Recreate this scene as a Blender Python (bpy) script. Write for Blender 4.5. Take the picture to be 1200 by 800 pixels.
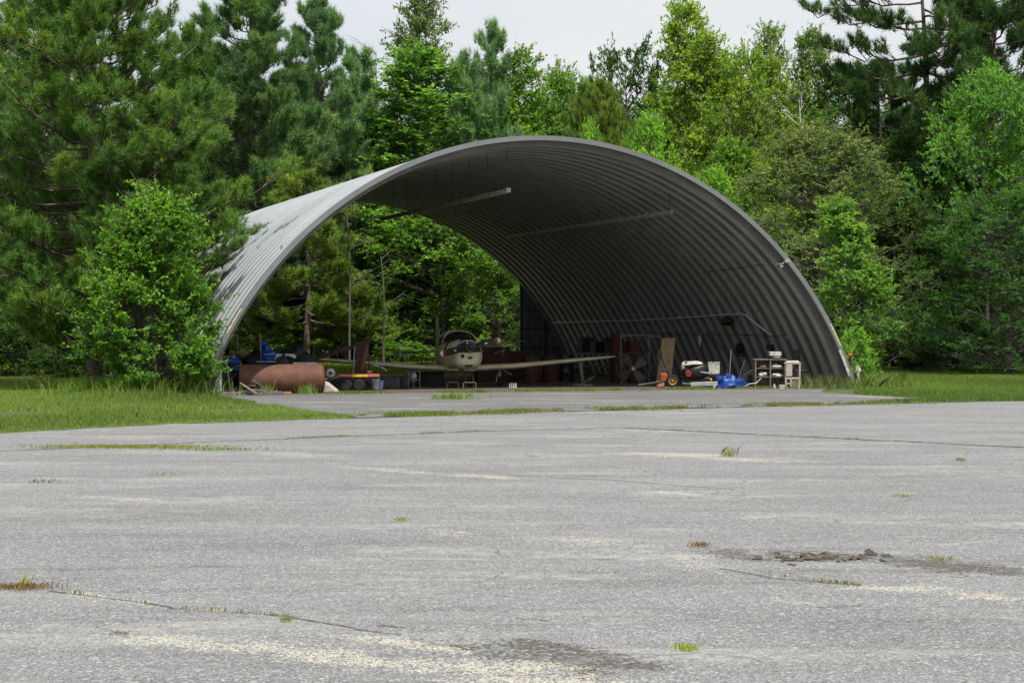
import bpy, math, random
import numpy as np
from mathutils import Vector, Matrix, Euler

for o in list(bpy.data.objects):
    bpy.data.objects.remove(o, do_unlink=True)
SC = bpy.context.scene
COL = SC.collection
R = math.radians
PI = math.pi

# ------------------------------------------------------------------ camera
CAM_H = 1.6
FPX = 2000.0            # focal length in pixels of the 1200 px wide photograph
HZ = 390.0              # horizon row
cam_d = bpy.data.cameras.new('camera')
cam = bpy.data.objects.new('camera', cam_d)
COL.objects.link(cam)
cam.location = (0, 0, CAM_H)
cam.rotation_euler = (R(90) - math.atan(10.0 / FPX), 0, 0)
cam_d.sensor_width = 36
cam_d.lens = 36 * FPX / 1200
cam_d.clip_start = 0.1
cam_d.clip_end = 2000
SC.camera = cam

# ------------------------------------------------------------------ sky, sun, exposure
SUN = Vector((0.14, -0.40, 0.90)).normalized()
SUN_EL = math.asin(SUN.z)
world = bpy.data.worlds.new("World")
SC.world = world
world.use_nodes = True
wn = world.node_tree.nodes
wl = world.node_tree.links
wn.clear()
w_out = wn.new('ShaderNodeOutputWorld')
w_bg = wn.new('ShaderNodeBackground')
w_sky = wn.new('ShaderNodeTexSky')
w_sky.sky_type = 'NISHITA'
w_sky.sun_disc = False
w_sky.sun_elevation = SUN_EL
w_sky.sun_rotation = math.atan2(SUN.x, SUN.y)
w_sky.air_density = 1.2
w_sky.dust_density = 4.0
w_mix = wn.new('ShaderNodeMix'); w_mix.data_type = 'RGBA'
w_tc = wn.new('ShaderNodeTexCoord')
w_map = wn.new('ShaderNodeMapping'); w_map.inputs['Scale'].default_value = (1.0, 1.0, 3.0)
w_noise = wn.new('ShaderNodeTexNoise'); w_noise.inputs['Scale'].default_value = 4.5
w_noise.inputs['Detail'].default_value = 6
w_ramp = wn.new('ShaderNodeValToRGB')
w_ramp.color_ramp.elements[0].position = 0.3; w_ramp.color_ramp.elements[0].color = (7.6, 8.3, 9.0, 1)
w_ramp.color_ramp.elements[1].position = 0.75; w_ramp.color_ramp.elements[1].color = (9.3, 9.4, 9.5, 1)
wl.new(w_tc.outputs['Generated'], w_map.inputs['Vector'])
wl.new(w_map.outputs['Vector'], w_noise.inputs['Vector'])
wl.new(w_noise.outputs['Fac'], w_ramp.inputs['Fac'])
w_mix.inputs[0].default_value = 0.86          # thin milky cloud over the blue
wl.new(w_sky.outputs[0], w_mix.inputs[6])
wl.new(w_ramp.outputs[0], w_mix.inputs[7])
wl.new(w_mix.outputs[2], w_bg.inputs['Color'])
w_bg.inputs['Strength'].default_value = 0.1
wl.new(w_bg.outputs[0], w_out.inputs[0])

sun_d = bpy.data.lights.new('sun', 'SUN')
sun_d.energy = 5.0
sun_d.angle = R(1.0)
sun_d.color = (1.0, 0.955, 0.87)
sun = bpy.data.objects.new('sun', sun_d)
COL.objects.link(sun)
sun.rotation_euler = SUN.to_track_quat('Z', 'Y').to_euler()
SC.view_settings.view_transform = 'Standard'
SC.view_settings.look = 'None'
SC.view_settings.exposure = 0.0
SC.view_settings.gamma = 1.0
SC.view_settings.use_curve_mapping = False
SC.render.engine = 'CYCLES'
SC.cycles.max_bounces = 6
SC.cycles.diffuse_bounces = 3
SC.cycles.transmission_bounces = 4
SC.cycles.transparent_max_bounces = 8

# ------------------------------------------------------------------ coordinates
def P(x, y, Z):
    """point of the place at depth Z seen at photograph pixel (x, y)"""
    return Vector(((x - 600) * Z / FPX, Z, CAM_H - (y - HZ) * Z / FPX))
def G(x, y):
    Z = CAM_H * FPX / (y - HZ)
    return Vector(((x - 600) * Z / FPX, Z, 0))
TH = 0.358
HX, HY = 1.047, 46.36
AE, BE, CE = 10.146, 10.383, -3.470      # ellipse of the arch: half axes and centre height
HLEN = 21.5
AXU = (math.cos(TH), math.sin(TH)); AXL = (-math.sin(TH), math.cos(TH))
def Hh(u, l, v=0.0):
    return Vector((HX + u * AXU[0] + l * AXL[0], HY + u * AXU[1] + l * AXL[1], v))

# ------------------------------------------------------------------ materials
def nodes_of(m):
    m.use_nodes = True
    return m.node_tree.nodes, m.node_tree.links
MATS = {}
def mat(name, col, rough=0.6, metal=0.0, var=0.25, scale=6.0, bump=0.0, col2=None, spec=0.4, bscale=None):
    if name in MATS: return MATS[name]
    m = bpy.data.materials.new(name); n, l = nodes_of(m)
    b = n['Principled BSDF']
    tc = n.new('ShaderNodeTexCoord')
    no = n.new('ShaderNodeTexNoise'); no.inputs['Scale'].default_value = scale
    no.inputs['Detail'].default_value = 8; no.inputs['Roughness'].default_value = 0.65
    l.new(tc.outputs['Object'], no.inputs['Vector'])
    rp = n.new('ShaderNodeValToRGB')
    c2 = col2 if col2 else tuple(c * (1 - var) for c in col)
    c3 = tuple(min(1, c * (1 + var * 0.5)) for c in col)
    rp.color_ramp.elements[0].position = 0.36; rp.color_ramp.elements[0].color = (*c2, 1)
    rp.color_ramp.elements[1].position = 0.62; rp.color_ramp.elements[1].color = (*c3, 1)
    l.new(no.outputs['Fac'], rp.inputs['Fac'])
    l.new(rp.outputs[0], b.inputs['Base Color'])
    b.inputs['Roughness'].default_value = rough
    b.inputs['Metallic'].default_value = metal
    b.inputs['Specular IOR Level'].default_value = spec
    if bump:
        bm_ = n.new('ShaderNodeBump'); bm_.inputs['Strength'].default_value = bump
        bm_.inputs['Distance'].default_value = 0.02
        if bscale:
            n2 = n.new('ShaderNodeTexNoise'); n2.inputs['Scale'].default_value = bscale
            n2.inputs['Detail'].default_value = 5
            l.new(tc.outputs['Object'], n2.inputs['Vector']); l.new(n2.outputs['Fac'], bm_.inputs['Height'])
        else:
            l.new(no.outputs['Fac'], bm_.inputs['Height'])
        l.new(bm_.outputs[0], b.inputs['Normal'])
    MATS[name] = m
    return m

M_RUST = mat('rusty_steel', (0.135, 0.062, 0.038), 0.75, 0.0, scale=3.5, bump=0.3, col2=(0.10, 0.042, 0.03))
M_DRUST = mat('dark_rust', (0.06, 0.022, 0.014), 0.8, scale=9, bump=0.3, col2=(0.025, 0.012, 0.01))
M_BLUE = mat('blue_plastic', (0.01, 0.07, 0.42), 0.35, scale=5, var=0.4)
M_TARP = mat('blue_tarp', (0.006, 0.045, 0.24), 0.45, scale=9, var=0.5, bump=0.4)
M_LBLUE = mat('pale_blue_plastic', (0.28, 0.42, 0.62), 0.4, scale=5, var=0.2)
M_BLACK = mat('black_plastic', (0.012, 0.012, 0.014), 0.45, scale=8, var=0.4)
M_RUBBER = mat('tyre_rubber', (0.018, 0.018, 0.018), 0.85, scale=20, var=0.3, bump=0.3)
M_CLOTH = mat('black_cover', (0.02, 0.022, 0.024), 0.7, scale=6, var=0.5, bump=0.6)
M_WHITE = mat('dirty_white', (0.50, 0.49, 0.45), 0.6, scale=7, var=0.5)
M_WPAINT = mat('peeling_white_paint', (0.66, 0.66, 0.64), 0.7, scale=14, col2=(0.34, 0.32, 0.29), bump=0.4)
M_STEEL = mat('grey_steel', (0.22, 0.23, 0.24), 0.45, 0.5, scale=8, var=0.3)
M_DSTEEL = mat('dark_steel', (0.05, 0.052, 0.055), 0.5, 0.4, scale=8, var=0.4)
M_ALU = mat('worn_aluminium', (0.42, 0.43, 0.42), 0.42, 0.4, scale=7, var=0.25)
M_GALV = mat('galvanised_pipe', (0.32, 0.30, 0.26), 0.5, 0.3, scale=10, var=0.4)
M_WOOD = mat('weathered_wood', (0.20, 0.16, 0.12), 0.85, scale=12, var=0.45, bump=0.5)
M_GWOOD = mat('grey_old_timber', (0.24, 0.22, 0.20), 0.9, scale=16, col2=(0.09, 0.075, 0.06), bump=0.5)
M_PLY = mat('tan_plywood', (0.27, 0.20, 0.11), 0.8, scale=6, var=0.3)
M_CREAM = mat('cream_aircraft_paint', (0.56, 0.51, 0.34), 0.38, scale=2.5, var=0.22, spec=0.5)
M_GLARE = mat('black_antiglare_paint', (0.012, 0.012, 0.013), 0.6, scale=8)
M_SEAT = mat('tan_seat', (0.10, 0.09, 0.055), 0.8, scale=8)
M_RED = mat('red_paint', (0.20, 0.02, 0.015), 0.5, scale=6, var=0.4)
M_ORANGE = mat('orange_paint', (0.36, 0.07, 0.012), 0.5, scale=6, var=0.4)
M_YELLOW = mat('yellow_paint', (0.72, 0.40, 0.02), 0.45, scale=6, var=0.25)
M_PINK = mat('faded_pink_red', (0.55, 0.14, 0.13), 0.6, scale=9, var=0.35)
M_CONC = mat('pale_concrete', (0.45, 0.43, 0.37), 0.9, scale=9, var=0.25, bump=0.4)
M_BRICK = mat('brick', (0.42, 0.20, 0.12), 0.9, scale=15, var=0.3)
M_PAPER = mat('paper', (0.62, 0.64, 0.66), 0.8, scale=30, var=0.12)
M_CRACK = mat('tar_crack', (0.035, 0.034, 0.032), 0.95, scale=25, var=0.5, col2=(0.09, 0.085, 0.075))
M_CHUNK = mat('broken_asphalt', (0.12, 0.10, 0.085), 0.95, scale=25, var=0.5, bump=0.8)
M_BARK = mat('pine_bark', (0.15, 0.115, 0.09), 0.95, scale=7, col2=(0.055, 0.042, 0.035), bump=0.8)
M_GBARK = mat('grey_bark', (0.13, 0.115, 0.095), 0.95, scale=8, col2=(0.08, 0.07, 0.06), bump=0.6)
M_LITTER = mat('bare_twigs', (0.13, 0.115, 0.10), 0.95, scale=10)
M_DEADN = mat('dead_needles', (0.42, 0.17, 0.06), 0.9, scale=10)

def leaf_material(name, transl, rough, spec):
    m = bpy.data.materials.new(name); n, l = nodes_of(m)
    b = n['Principled BSDF']; out = n['Material Output']
    oi = n.new('ShaderNodeObjectInfo')
    at = n.new('ShaderNodeAttribute'); at.attribute_name = 'tone'
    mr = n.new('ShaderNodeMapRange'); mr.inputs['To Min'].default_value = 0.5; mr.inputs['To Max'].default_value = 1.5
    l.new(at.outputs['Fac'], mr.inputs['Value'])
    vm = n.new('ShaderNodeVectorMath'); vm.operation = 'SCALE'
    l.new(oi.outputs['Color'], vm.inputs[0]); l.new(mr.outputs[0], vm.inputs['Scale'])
    # young leaves (high tone) lean to yellow green
    mx = n.new('ShaderNodeMix'); mx.data_type = 'RGBA'; mx.blend_type = 'MULTIPLY'
    mr2 = n.new('ShaderNodeMapRange'); mr2.inputs['From Min'].default_value = 0.6; mr2.inputs['To Max'].default_value = 0.8
    l.new(at.outputs['Fac'], mr2.inputs['Value']); l.new(mr2.outputs[0], mx.inputs[0])
    l.new(vm.outputs[0], mx.inputs[6]); mx.inputs[7].default_value = (1.5, 1.12, 0.7, 1)
    l.new(mx.outputs[2], b.inputs['Base Color'])
    b.inputs['Roughness'].default_value = rough
    b.inputs['Specular IOR Level'].default_value = spec
    tr = n.new('ShaderNodeBsdfTranslucent')
    mt = n.new('ShaderNodeMix'); mt.data_type = 'RGBA'; mt.blend_type = 'MULTIPLY'; mt.inputs[0].default_value = 1
    l.new(mx.outputs[2], mt.inputs[6]); mt.inputs[7].default_value = (1.35, 1.35, 0.5, 1)
    l.new(mt.outputs[2], tr.inputs['Color'])
    ms = n.new('ShaderNodeMixShader'); ms.inputs[0].default_value = transl
    l.new(b.outputs[0], ms.inputs[1]); l.new(tr.outputs[0], ms.inputs[2])
    l.new(ms.outputs[0], out.inputs['Surface'])
    return m
M_LEAF = leaf_material('leaves', 0.36, 0.55, 0.16)
M_NEEDLE = leaf_material('needles', 0.22, 0.6, 0.15)
M_GRASS = leaf_material('grass_blades', 0.3, 0.6, 0.25)

# ------------------------------------------------------------------ object helpers
def tag(o, label=None, cat=None, group=None, kind=None):
    if label: o['label'] = label
    if cat: o['category'] = cat
    if group: o['group'] = group
    if kind: o['kind'] = kind
    return o
def empty(name, loc=(0, 0, 0), rz=0.0, label=None, cat=None, group=None):
    o = bpy.data.objects.new(name, None); COL.objects.link(o)
    o.empty_display_size = 0.2
    o.location = loc; o.rotation_euler = (0, 0, rz)
    return tag(o, label, cat, group)
def link(name, me, m, parent=None, loc=None, rot=None):
    o = bpy.data.objects.new(name, me); COL.objects.link(o)
    if m is not None and len(me.materials) == 0: me.materials.append(m)
    if parent is not None: o.parent = parent
    if loc is not None: o.location = loc
    if rot is not None: o.rotation_euler = rot
    return o
def copy_tree(o, parent=None):
    c = o.copy(); COL.objects.link(c); c.parent = parent
    for ch in list(o.children): copy_tree(ch, c)
    return c

class MB:
    def __init__(s): s.v = []; s.f = []
    def _add(s, vs, fs):
        k = len(s.v); s.v += [tuple(v) for v in vs]; s.f += [tuple(i + k for i in f) for f in fs]; return s
    def box(s, c, d, rot=(0, 0, 0), taper=1.0):
        M = Matrix.Translation(c) @ Euler(rot).to_matrix().to_4x4()
        vs = []
        for z in (-.5, .5):
            t = 1.0 if z < 0 else taper
            for x, y in ((-.5, -.5), (.5, -.5), (.5, .5), (-.5, .5)):
                vs.append(M @ Vector((x * d[0] * t, y * d[1] * t, z * d[2])))
        return s._add(vs, [(0, 3, 2, 1), (4, 5, 6, 7), (0, 1, 5, 4), (1, 2, 6, 5), (2, 3, 7, 6), (3, 0, 4, 7)])
    def tube(s, pts, r, n=8, caps=True):
        pts = [Vector(p) for p in pts]
        rr = r if isinstance(r, (list, tuple)) else [r] * len(pts)
        rings = []
        for i, p in enumerate(pts):
            a = pts[max(i - 1, 0)]; b = pts[min(i + 1, len(pts) - 1)]
            d = (b - a).normalized()
            ref = Vector((0, 0, 1)) if abs(d.z) < 0.9 else Vector((1, 0, 0))
            x = d.cross(ref).normalized(); y = d.cross(x).normalized()
            rings.append([p + (x * math.cos(2 * PI * k / n) + y * math.sin(2 * PI * k / n)) * rr[i] for k in range(n)])
        return s.loft(rings, caps)
    def loft(s, rings, caps=True, closed=False):
        n = len(rings[0]); vs = [v for r_ in rings for v in r_]; fs = []
        m = len(rings)
        for i in range(m if closed else m - 1):
            j = (i + 1) % m
            for k in range(n):
                fs.append((i * n + k, i * n + (k + 1) % n, j * n + (k + 1) % n, j * n + k))
        if caps and not closed:
            fs.append(tuple(range(n))[::-1]); fs.append(tuple((m - 1) * n + k for k in range(n)))
        return s._add(vs, fs)
    def bar(s, a, b, w, h):
        a = Vector(a); b = Vector(b); d = (b - a).normalized()
        ref = Vector((0, 0, 1)) if abs(d.z) < 0.95 else Vector((0, 1, 0))
        x = d.cross(ref).normalized(); y = x.cross(d).normalized()
        rings = [[p - x * w / 2 - y * h / 2, p + x * w / 2 - y * h / 2, p + x * w / 2 + y * h / 2, p - x * w / 2 + y * h / 2] for p in (a, b)]
        return s.loft(rings)
    def lathe(s, prof, c=(0, 0, 0), axis='z', n=20):
        vs = []; 
        for (r_, h) in prof:
            for k in range(n):
                a = 2 * PI * k / n; x, y = r_ * math.cos(a), r_ * math.sin(a)
                p = {'z': (x, y, h), 'x': (h, x, y), 'y': (x, h, y)}[axis]
                vs.append((c[0] + p[0], c[1] + p[1], c[2] + p[2]))
        fs = []; m = len(prof)
        for i in range(m - 1):
            for k in range(n): fs.append((i * n + k, i * n + (k + 1) % n, (i + 1) * n + (k + 1) % n, (i + 1) * n + k))
        if prof[0][0] > 1e-4: fs.append(tuple(range(n))[::-1])
        if prof[-1][0] > 1e-4: fs.append(tuple((m - 1) * n + k for k in range(n)))
        return s._add(vs, fs)
    def blob(s, c, d, seed=0, amp=0.15, nu=16, nv=10, flat=None, fr=2.0):
        rg = random.Random(seed); ph = [rg.uniform(0, 6.3) for _ in range(6)]
        vs = []; 
        for i in range(nv + 1):
            t = PI * i / nv
            for k in range(nu):
                a = 2 * PI * k / nu
                q = 1 + amp * (math.sin(fr * a + ph[0] + 2 * t) * .5 + math.sin(2 * fr * a + ph[1]) * .3 * math.sin(3 * t + ph[2]) + math.sin(5 * t + ph[3] + a) * .3)
                z = math.cos(t) * d[2] * q
                if flat is not None: z = max(z, -flat)
                vs.append((c[0] + d[0] * q * math.sin(t) * math.cos(a), c[1] + d[1] * q * math.sin(t) * math.sin(a), c[2] + z))
        fs = []
        for i in range(nv):
            for k in range(nu): fs.append((i * nu + k, (i + 1) * nu + k, (i + 1) * nu + (k + 1) % nu, i * nu + (k + 1) % nu))
        return s._add(vs, fs)
    def prism(s, poly, depth, M=None):
        """polygon in local xz, extruded along y by depth"""
        n = len(poly); vs = [Vector((x, -depth / 2, z)) for x, z in poly] + [Vector((x, depth / 2, z)) for x, z in poly]
        if M is not None: vs = [M @ v for v in vs]
        fs = [tuple(range(n)), tuple(range(2 * n - 1, n - 1, -1))]
        fs += [(k, k + n, (k + 1) % n + n, (k + 1) % n) for k in range(n)]
        return s._add(vs, fs)
    def build(s, name, m, parent=None, smooth=True, bevel=0.0, loc=None, rot=None):
        me = bpy.data.meshes.new(name); me.from_pydata(s.v, [], s.f); me.validate(); me.update()
        bmm = __import__('bmesh').new(); bmm.from_mesh(me)
        __import__('bmesh').ops.recalc_face_normals(bmm, faces=bmm.faces); bmm.to_mesh(me); bmm.free()
        if smooth:
            me.shade_smooth(); me.set_sharp_from_angle(angle=R(38))
        o = link(name, me, m, parent, loc, rot)
        if bevel:
            md = o.modifiers.new('edge', 'BEVEL'); md.width = bevel; md.segments = 2; md.limit_method = 'ANGLE'; md.angle_limit = R(40)
        return o

def np_mesh(name, V, F, tone=None, smooth=False):
    """F: list of (k-gon array) all same size"""
    me = bpy.data.meshes.new(name)
    k = F.shape[1]
    me.vertices.add(len(V)); me.vertices.foreach_set('co', V.astype(np.float32).ravel())
    me.loops.add(F.size); me.loops.foreach_set('vertex_index', F.astype(np.int32).ravel())
    me.polygons.add(len(F)); me.polygons.foreach_set('loop_start', np.arange(0, F.size, k, dtype=np.int32))
    if tone is not None:
        at = me.attributes.new('tone', 'FLOAT', 'POINT'); at.data.foreach_set('value', tone.astype(np.float32))
    me.update(calc_edges=True)
    if smooth: me.shade_smooth()
    return me
def nrm(a): return a / (np.linalg.norm(a, axis=-1, keepdims=True) + 1e-9)

# ------------------------------------------------------------------ foliage generators
def leaves(p, ax, nr, L, W):
    """diamond leaves: base p, long axis ax, normal nr"""
    ax = nrm(ax); b = nrm(np.cross(nr, ax)); n2 = np.cross(ax, b)
    L = L[:, None]; W = W[:, None]
    v0 = p; v1 = p + ax * L * .45 + b * W * .5 + n2 * L * .06; v2 = p + ax * L - n2 * L * .08; v3 = p + ax * L * .45 - b * W * .5 + n2 * L * .06
    V = np.stack([v0, v1, v2, v3], 1).reshape(-1, 3)
    F = np.arange(len(V)).reshape(-1, 4)
    return V, F
def np_tubes(paths, sides=6):
    V = []; F = []; k = 0
    ang = np.arange(sides) * 2 * PI / sides
    for pts, rad in paths:
        pts = np.asarray(pts, float); rad = np.asarray(rad, float)
        d = nrm(np.gradient(pts, axis=0))
        ref = np.where(np.abs(d[:, 2:3]) < .85, np.array([[0, 0, 1.]]), np.array([[1., 0, 0]]))
        x = nrm(np.cross(d, ref)); y = np.cross(d, x)
        ring = pts[:, None] + (x[:, None] * np.cos(ang)[None, :, None] + y[:, None] * np.sin(ang)[None, :, None]) * rad[:, None, None]
        V.append(ring.reshape(-1, 3)); m = len(pts)
        i = np.arange(m - 1)[:, None] * sides; j = np.arange(sides)[None]; j2 = (j + 1) % sides
        f = np.stack([i + j, i + j2, i + sides + j2, i + sides + j], -1).reshape(-1, 4) + k
        F.append(f); k += m * sides
    return np.concatenate(V), np.concatenate(F)
def trunk_path(rg, H, r0, top, n=14, wob=.25, lean=(0, 0)):
    t = np.linspace(0, 1, n); z = t * H * top
    x = wob * (np.sin(t * rg.uniform(3, 6) + rg.uniform(0, 6)) - np.sin(rg.uniform(0, 6))) * t + lean[0] * t
    y = wob * np.sin(t * rg.uniform(3, 6) + rg.uniform(0, 6)) * t + lean[1] * t
    z[0] = -.3
    rad = r0 * (1 - t) ** .8 * .93 + .02 + r0 * .5 * np.exp(-t * 22)
    return np.stack([x, y, z], 1), rad
def on_path(pts, z):
    return np.array([np.interp(z, pts[:, 2], pts[:, 0]), np.interp(z, pts[:, 2], pts[:, 1]), z])

def broadleaf(seed, H, Rr, base, N, leaf=.16, shape='oval', twigs=12, per=16, asc=.35, csize=.26, r0=.18, top=.9, rough=.3, wleaf=.6, shoots=1.0):
    rg = np.random.default_rng(seed)
    tp, tr = trunk_path(rg, H, r0, top)
    paths = [(tp, tr)]
    LV = []; LA = []; LN = []; LT = []; LL = []
    ph = rg.uniform(0, 6.28, 8)
    for i in range(N):
        t = rg.uniform(0, 1) ** .9
        z = H * (base + (1 - base) * t * .97)
        if shape == 'oval': env = math.sin(PI * min(1, (t * .86 + .13))) ** .6
        elif shape == 'round': env = math.sqrt(max(0.02, 1 - (2 * t - 1) ** 2))
        elif shape == 'column': env = (1 - t) ** .55 * min(1, .5 + 2 * t) * 1.05 + .06
        elif shape == 'cone': env = (1 - t) ** .75 * min(1, .75 + 1.5 * t) + .05
        elif shape == 'bush': env = (1 - t ** 2.2) ** .6 * min(1, .8 + t) + .04
        a = rg.uniform(0, 2 * PI)
        env *= 1 + rough * (math.sin(2 * a + ph[0] + 5 * t) * .5 + math.sin(3 * a + ph[1] - 7 * t) * .5 + math.sin(9 * t + ph[2] + a) * .5)
        rho = Rr * env * (rg.uniform(.2, 1) ** .5)
        c = on_path(tp, min(z, H * top)) ; c = np.array([c[0] + rho * math.cos(a), c[1] + rho * math.sin(a), z])
        za = max(H * base * .6, z - rho * (.2 + asc * .6)); s = on_path(tp, min(za, H * top * .95))
        m = (s + c) / 2 + np.array([0, 0, -.12 * rho]) * (1 - asc * 2) + rg.normal(0, .08, 3) * rho
        bz = np.linspace(0, 1, 7)[:, None]
        pp = (1 - bz) ** 2 * s + 2 * bz * (1 - bz) * m + bz ** 2 * c
        rb = r0 * .20 * (1 - bz[:, 0] * .85) * min(1, .35 + rho / Rr * .6) + .006
        paths.append((pp, rb))
        out = nrm(np.array([math.cos(a), math.sin(a), asc + rg.uniform(-.2, .4)]))
        cr = Rr * csize * rg.uniform(.65, 1.25)
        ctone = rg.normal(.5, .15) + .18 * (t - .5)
        nt = twigs
        td = nrm(out[None] * .7 + rg.normal(0, 1, (nt, 3)) * np.array([.8, .8, .5]) + np.array([0, 0, asc * .6]))
        tl = cr * rg.uniform(.5, 1.3, nt)
        if shoots > 1: tl[:3] *= shoots; td[:3] = nrm(out[None] * .8 + rg.normal(0, .3, (3, 3)) + np.array([0, 0, .5]))
        ts = c + rg.normal(0, cr * .28, (nt, 3)) * np.array([1, 1, .7 if shoots == 1 else .3])
        if shoots > 1: td = nrm(td * np.array([1, 1, .45]) + np.array([0, 0, .12]))
        s_ = rg.uniform(.05, 1, (nt, per))
        droop = (s_ ** 2)[..., None] * np.array([0, 0, -.18]) * tl[:, None, None]
        pos = ts[:, None] + td[:, None] * (s_ * tl[:, None])[..., None] + droop
        side = rg.normal(0, 1, (nt, per, 3)); side[..., 2] *= .5
        ax = nrm(td[:, None] * .6 + side)
        nn = nrm(rg.normal(0, .55, (nt, per, 3)) + np.array([0, 0, 1.0]) + out * .35)
        LV.append(pos.reshape(-1, 3)); LA.append(ax.reshape(-1, 3)); LN.append(nn.reshape(-1, 3))
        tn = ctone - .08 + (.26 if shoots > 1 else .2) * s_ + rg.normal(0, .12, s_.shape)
        LT.append(tn.ravel()); LL.append((leaf * rg.uniform(.65, 1.25, s_.shape)).ravel())
        for q in range(0, nt, 3):
            e = ts[q] + td[q] * tl[q]
            paths.append((np.stack([c, (c + e) / 2 + rg.normal(0, .03, 3), e]), np.array([.02, .012, .005])))
    p = np.concatenate(LV); L = np.concatenate(LL); T = np.clip(np.concatenate(LT), 0, 1)
    V, F = leaves(p, np.concatenate(LA), np.concatenate(LN), L, L * wleaf)
    return np_tubes(paths, 6), (V, F, np.repeat(T, 4))

def pine(seed, H, Rr, base, nb=70, sub=8, tufts=4, needles=24, nl=.24, r0=.2, shape='cone', up=.35, gap=.2, nw=.016, subl=.38):
    rg = np.random.default_rng(seed)
    tp, tr = trunk_path(rg, H, r0, 1.0, wob=.2)
    paths = [(tp, tr)]; TP = []; TD = []; TT = []
    ga = rg.uniform(0, 6)
    for i in range(nb):
        t = (i + rg.uniform(0, 1)) / nb
        if rg.uniform() < gap * .5: continue
        z = H * (base + (1 - base) * t * .985)
        if shape == 'cone': env = (1 - t) ** .7 * min(1, .7 + t * 1.6) + .05
        elif shape == 'flat': env = math.sin(PI * (t * .75 + .2)) ** .7 * (1.0 if t < .9 else .6)
        else: env = (1 - t ** 1.8) ** .7 * min(1, .75 + t) + .04
        ga += 2.4 + rg.normal(0, .4)
        L = Rr * env * rg.uniform(.55, 1.15)
        d0 = np.array([math.cos(ga), math.sin(ga), 0])
        s = on_path(tp, z)
        q = np.linspace(0, 1, 8)
        rise = up * (.3 + t) * L
        pp = s + d0 * (q * L)[:, None] + np.array([0, 0, 1.]) * (rise * q ** 1.6 - .12 * L * (1 - t) * np.sin(q * PI))[:, None]
        pp[1:] += rg.normal(0, .04, (7, 3)) * L * q[1:, None]
        paths.append((pp, .012 + r0 * .28 * (1 - t * .7) * (1 - q * .9)))
        ns = max(3, int(sub * (L / Rr) + 2)); btone = rg.normal(.45, .15)
        for k in range(ns):
            f = rg.uniform(.28, 1) if k else 1.0
            c = np.array([np.interp(f, q, pp[:, j]) for j in range(3)])
            bd = nrm(pp[-1] - pp[-3])
            sd = np.cross(bd, [0, 0, 1]) * (1 if k % 2 else -1)
            dd = nrm(bd * rg.uniform(.5, 1) + sd * rg.uniform(.3, 1.1) * (0 if k == 0 else 1) + np.array([0, 0, rg.uniform(.0, .6)]))
            sl = L * subl * (1.15 - f * .55) * rg.uniform(.6, 1.2) + .15
            e = c + dd * sl + np.array([0, 0, .12 * sl])
            paths.append((np.stack([c, (c + e) / 2 - np.array([0, 0, .03 * sl]), e]), np.array([.022, .014, .008])))
            for w in range(tufts):
                g = 1 - w / tufts * .75 * rg.uniform(.7, 1)
                TP.append(c + (e - c) * g + rg.normal(0, .07, 3)); TD.append(nrm(dd * .7 + rg.normal(0, .3, 3) + np.array([0, 0, .95])))
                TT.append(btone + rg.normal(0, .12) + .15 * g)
    TP = np.array(TP); TD = np.array(TD); TT = np.clip(np.array(TT), 0, 1)
    n = len(TP)
    nd = nrm(TD[:, None] * .9 + rg.normal(0, .62, (n, needles, 3)))
    st = TP[:, None] + TD[:, None] * rg.uniform(-.12, .1, (n, needles, 1))
    ln = nl * rg.uniform(.7, 1.15, (n, needles, 1))
    perp = nrm(np.cross(nd, rg.normal(0, 1, (n, needles, 3))))
    v0 = st + perp * nw * .7; v1 = st - perp * nw * .7; v2 = st + nd * ln
    V = np.stack([v0, v1, v2], 2).reshape(-1, 3); F = np.arange(len(V)).reshape(-1, 3)
    T = np.clip(np.repeat(TT, needles) + rg.normal(0, .1, n * needles), 0, 1)
    return np_tubes(paths, 6), (V, F, np.repeat(T, 3))

PROTO = {}
def proto(name, data, H, Rr, leafm, bark):
    (tv, tf), (lv, lf, lt) = data
    PROTO[name] = (np_mesh('trunk', tv, tf, smooth=True), np_mesh('crown', lv, lf, lt), H, Rr, data)
    PROTO[name][0].materials.append(bark); PROTO[name][1].materials.append(leafm)
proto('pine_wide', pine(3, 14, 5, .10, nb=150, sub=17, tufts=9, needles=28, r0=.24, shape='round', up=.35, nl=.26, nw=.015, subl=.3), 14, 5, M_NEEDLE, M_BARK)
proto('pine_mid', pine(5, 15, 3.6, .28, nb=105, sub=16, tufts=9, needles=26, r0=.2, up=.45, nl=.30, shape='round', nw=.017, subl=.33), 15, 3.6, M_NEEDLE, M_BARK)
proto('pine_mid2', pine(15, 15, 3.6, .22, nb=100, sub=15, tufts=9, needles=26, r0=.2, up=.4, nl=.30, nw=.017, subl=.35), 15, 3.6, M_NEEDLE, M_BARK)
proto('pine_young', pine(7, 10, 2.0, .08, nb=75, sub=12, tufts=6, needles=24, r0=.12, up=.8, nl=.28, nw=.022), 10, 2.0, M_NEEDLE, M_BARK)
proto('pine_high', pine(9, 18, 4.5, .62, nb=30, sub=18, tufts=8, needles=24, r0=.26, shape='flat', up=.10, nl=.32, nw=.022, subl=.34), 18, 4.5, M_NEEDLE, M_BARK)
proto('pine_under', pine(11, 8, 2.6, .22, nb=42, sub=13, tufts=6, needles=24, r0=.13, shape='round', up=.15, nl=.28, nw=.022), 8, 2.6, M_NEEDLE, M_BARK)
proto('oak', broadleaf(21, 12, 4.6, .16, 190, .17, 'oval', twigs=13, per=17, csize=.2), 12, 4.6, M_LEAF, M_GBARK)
proto('oak2', broadleaf(22, 12, 4.6, .12, 190, .17, 'bush', twigs=13, per=17, csize=.2, rough=.4), 12, 4.6, M_LEAF, M_GBARK)
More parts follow.
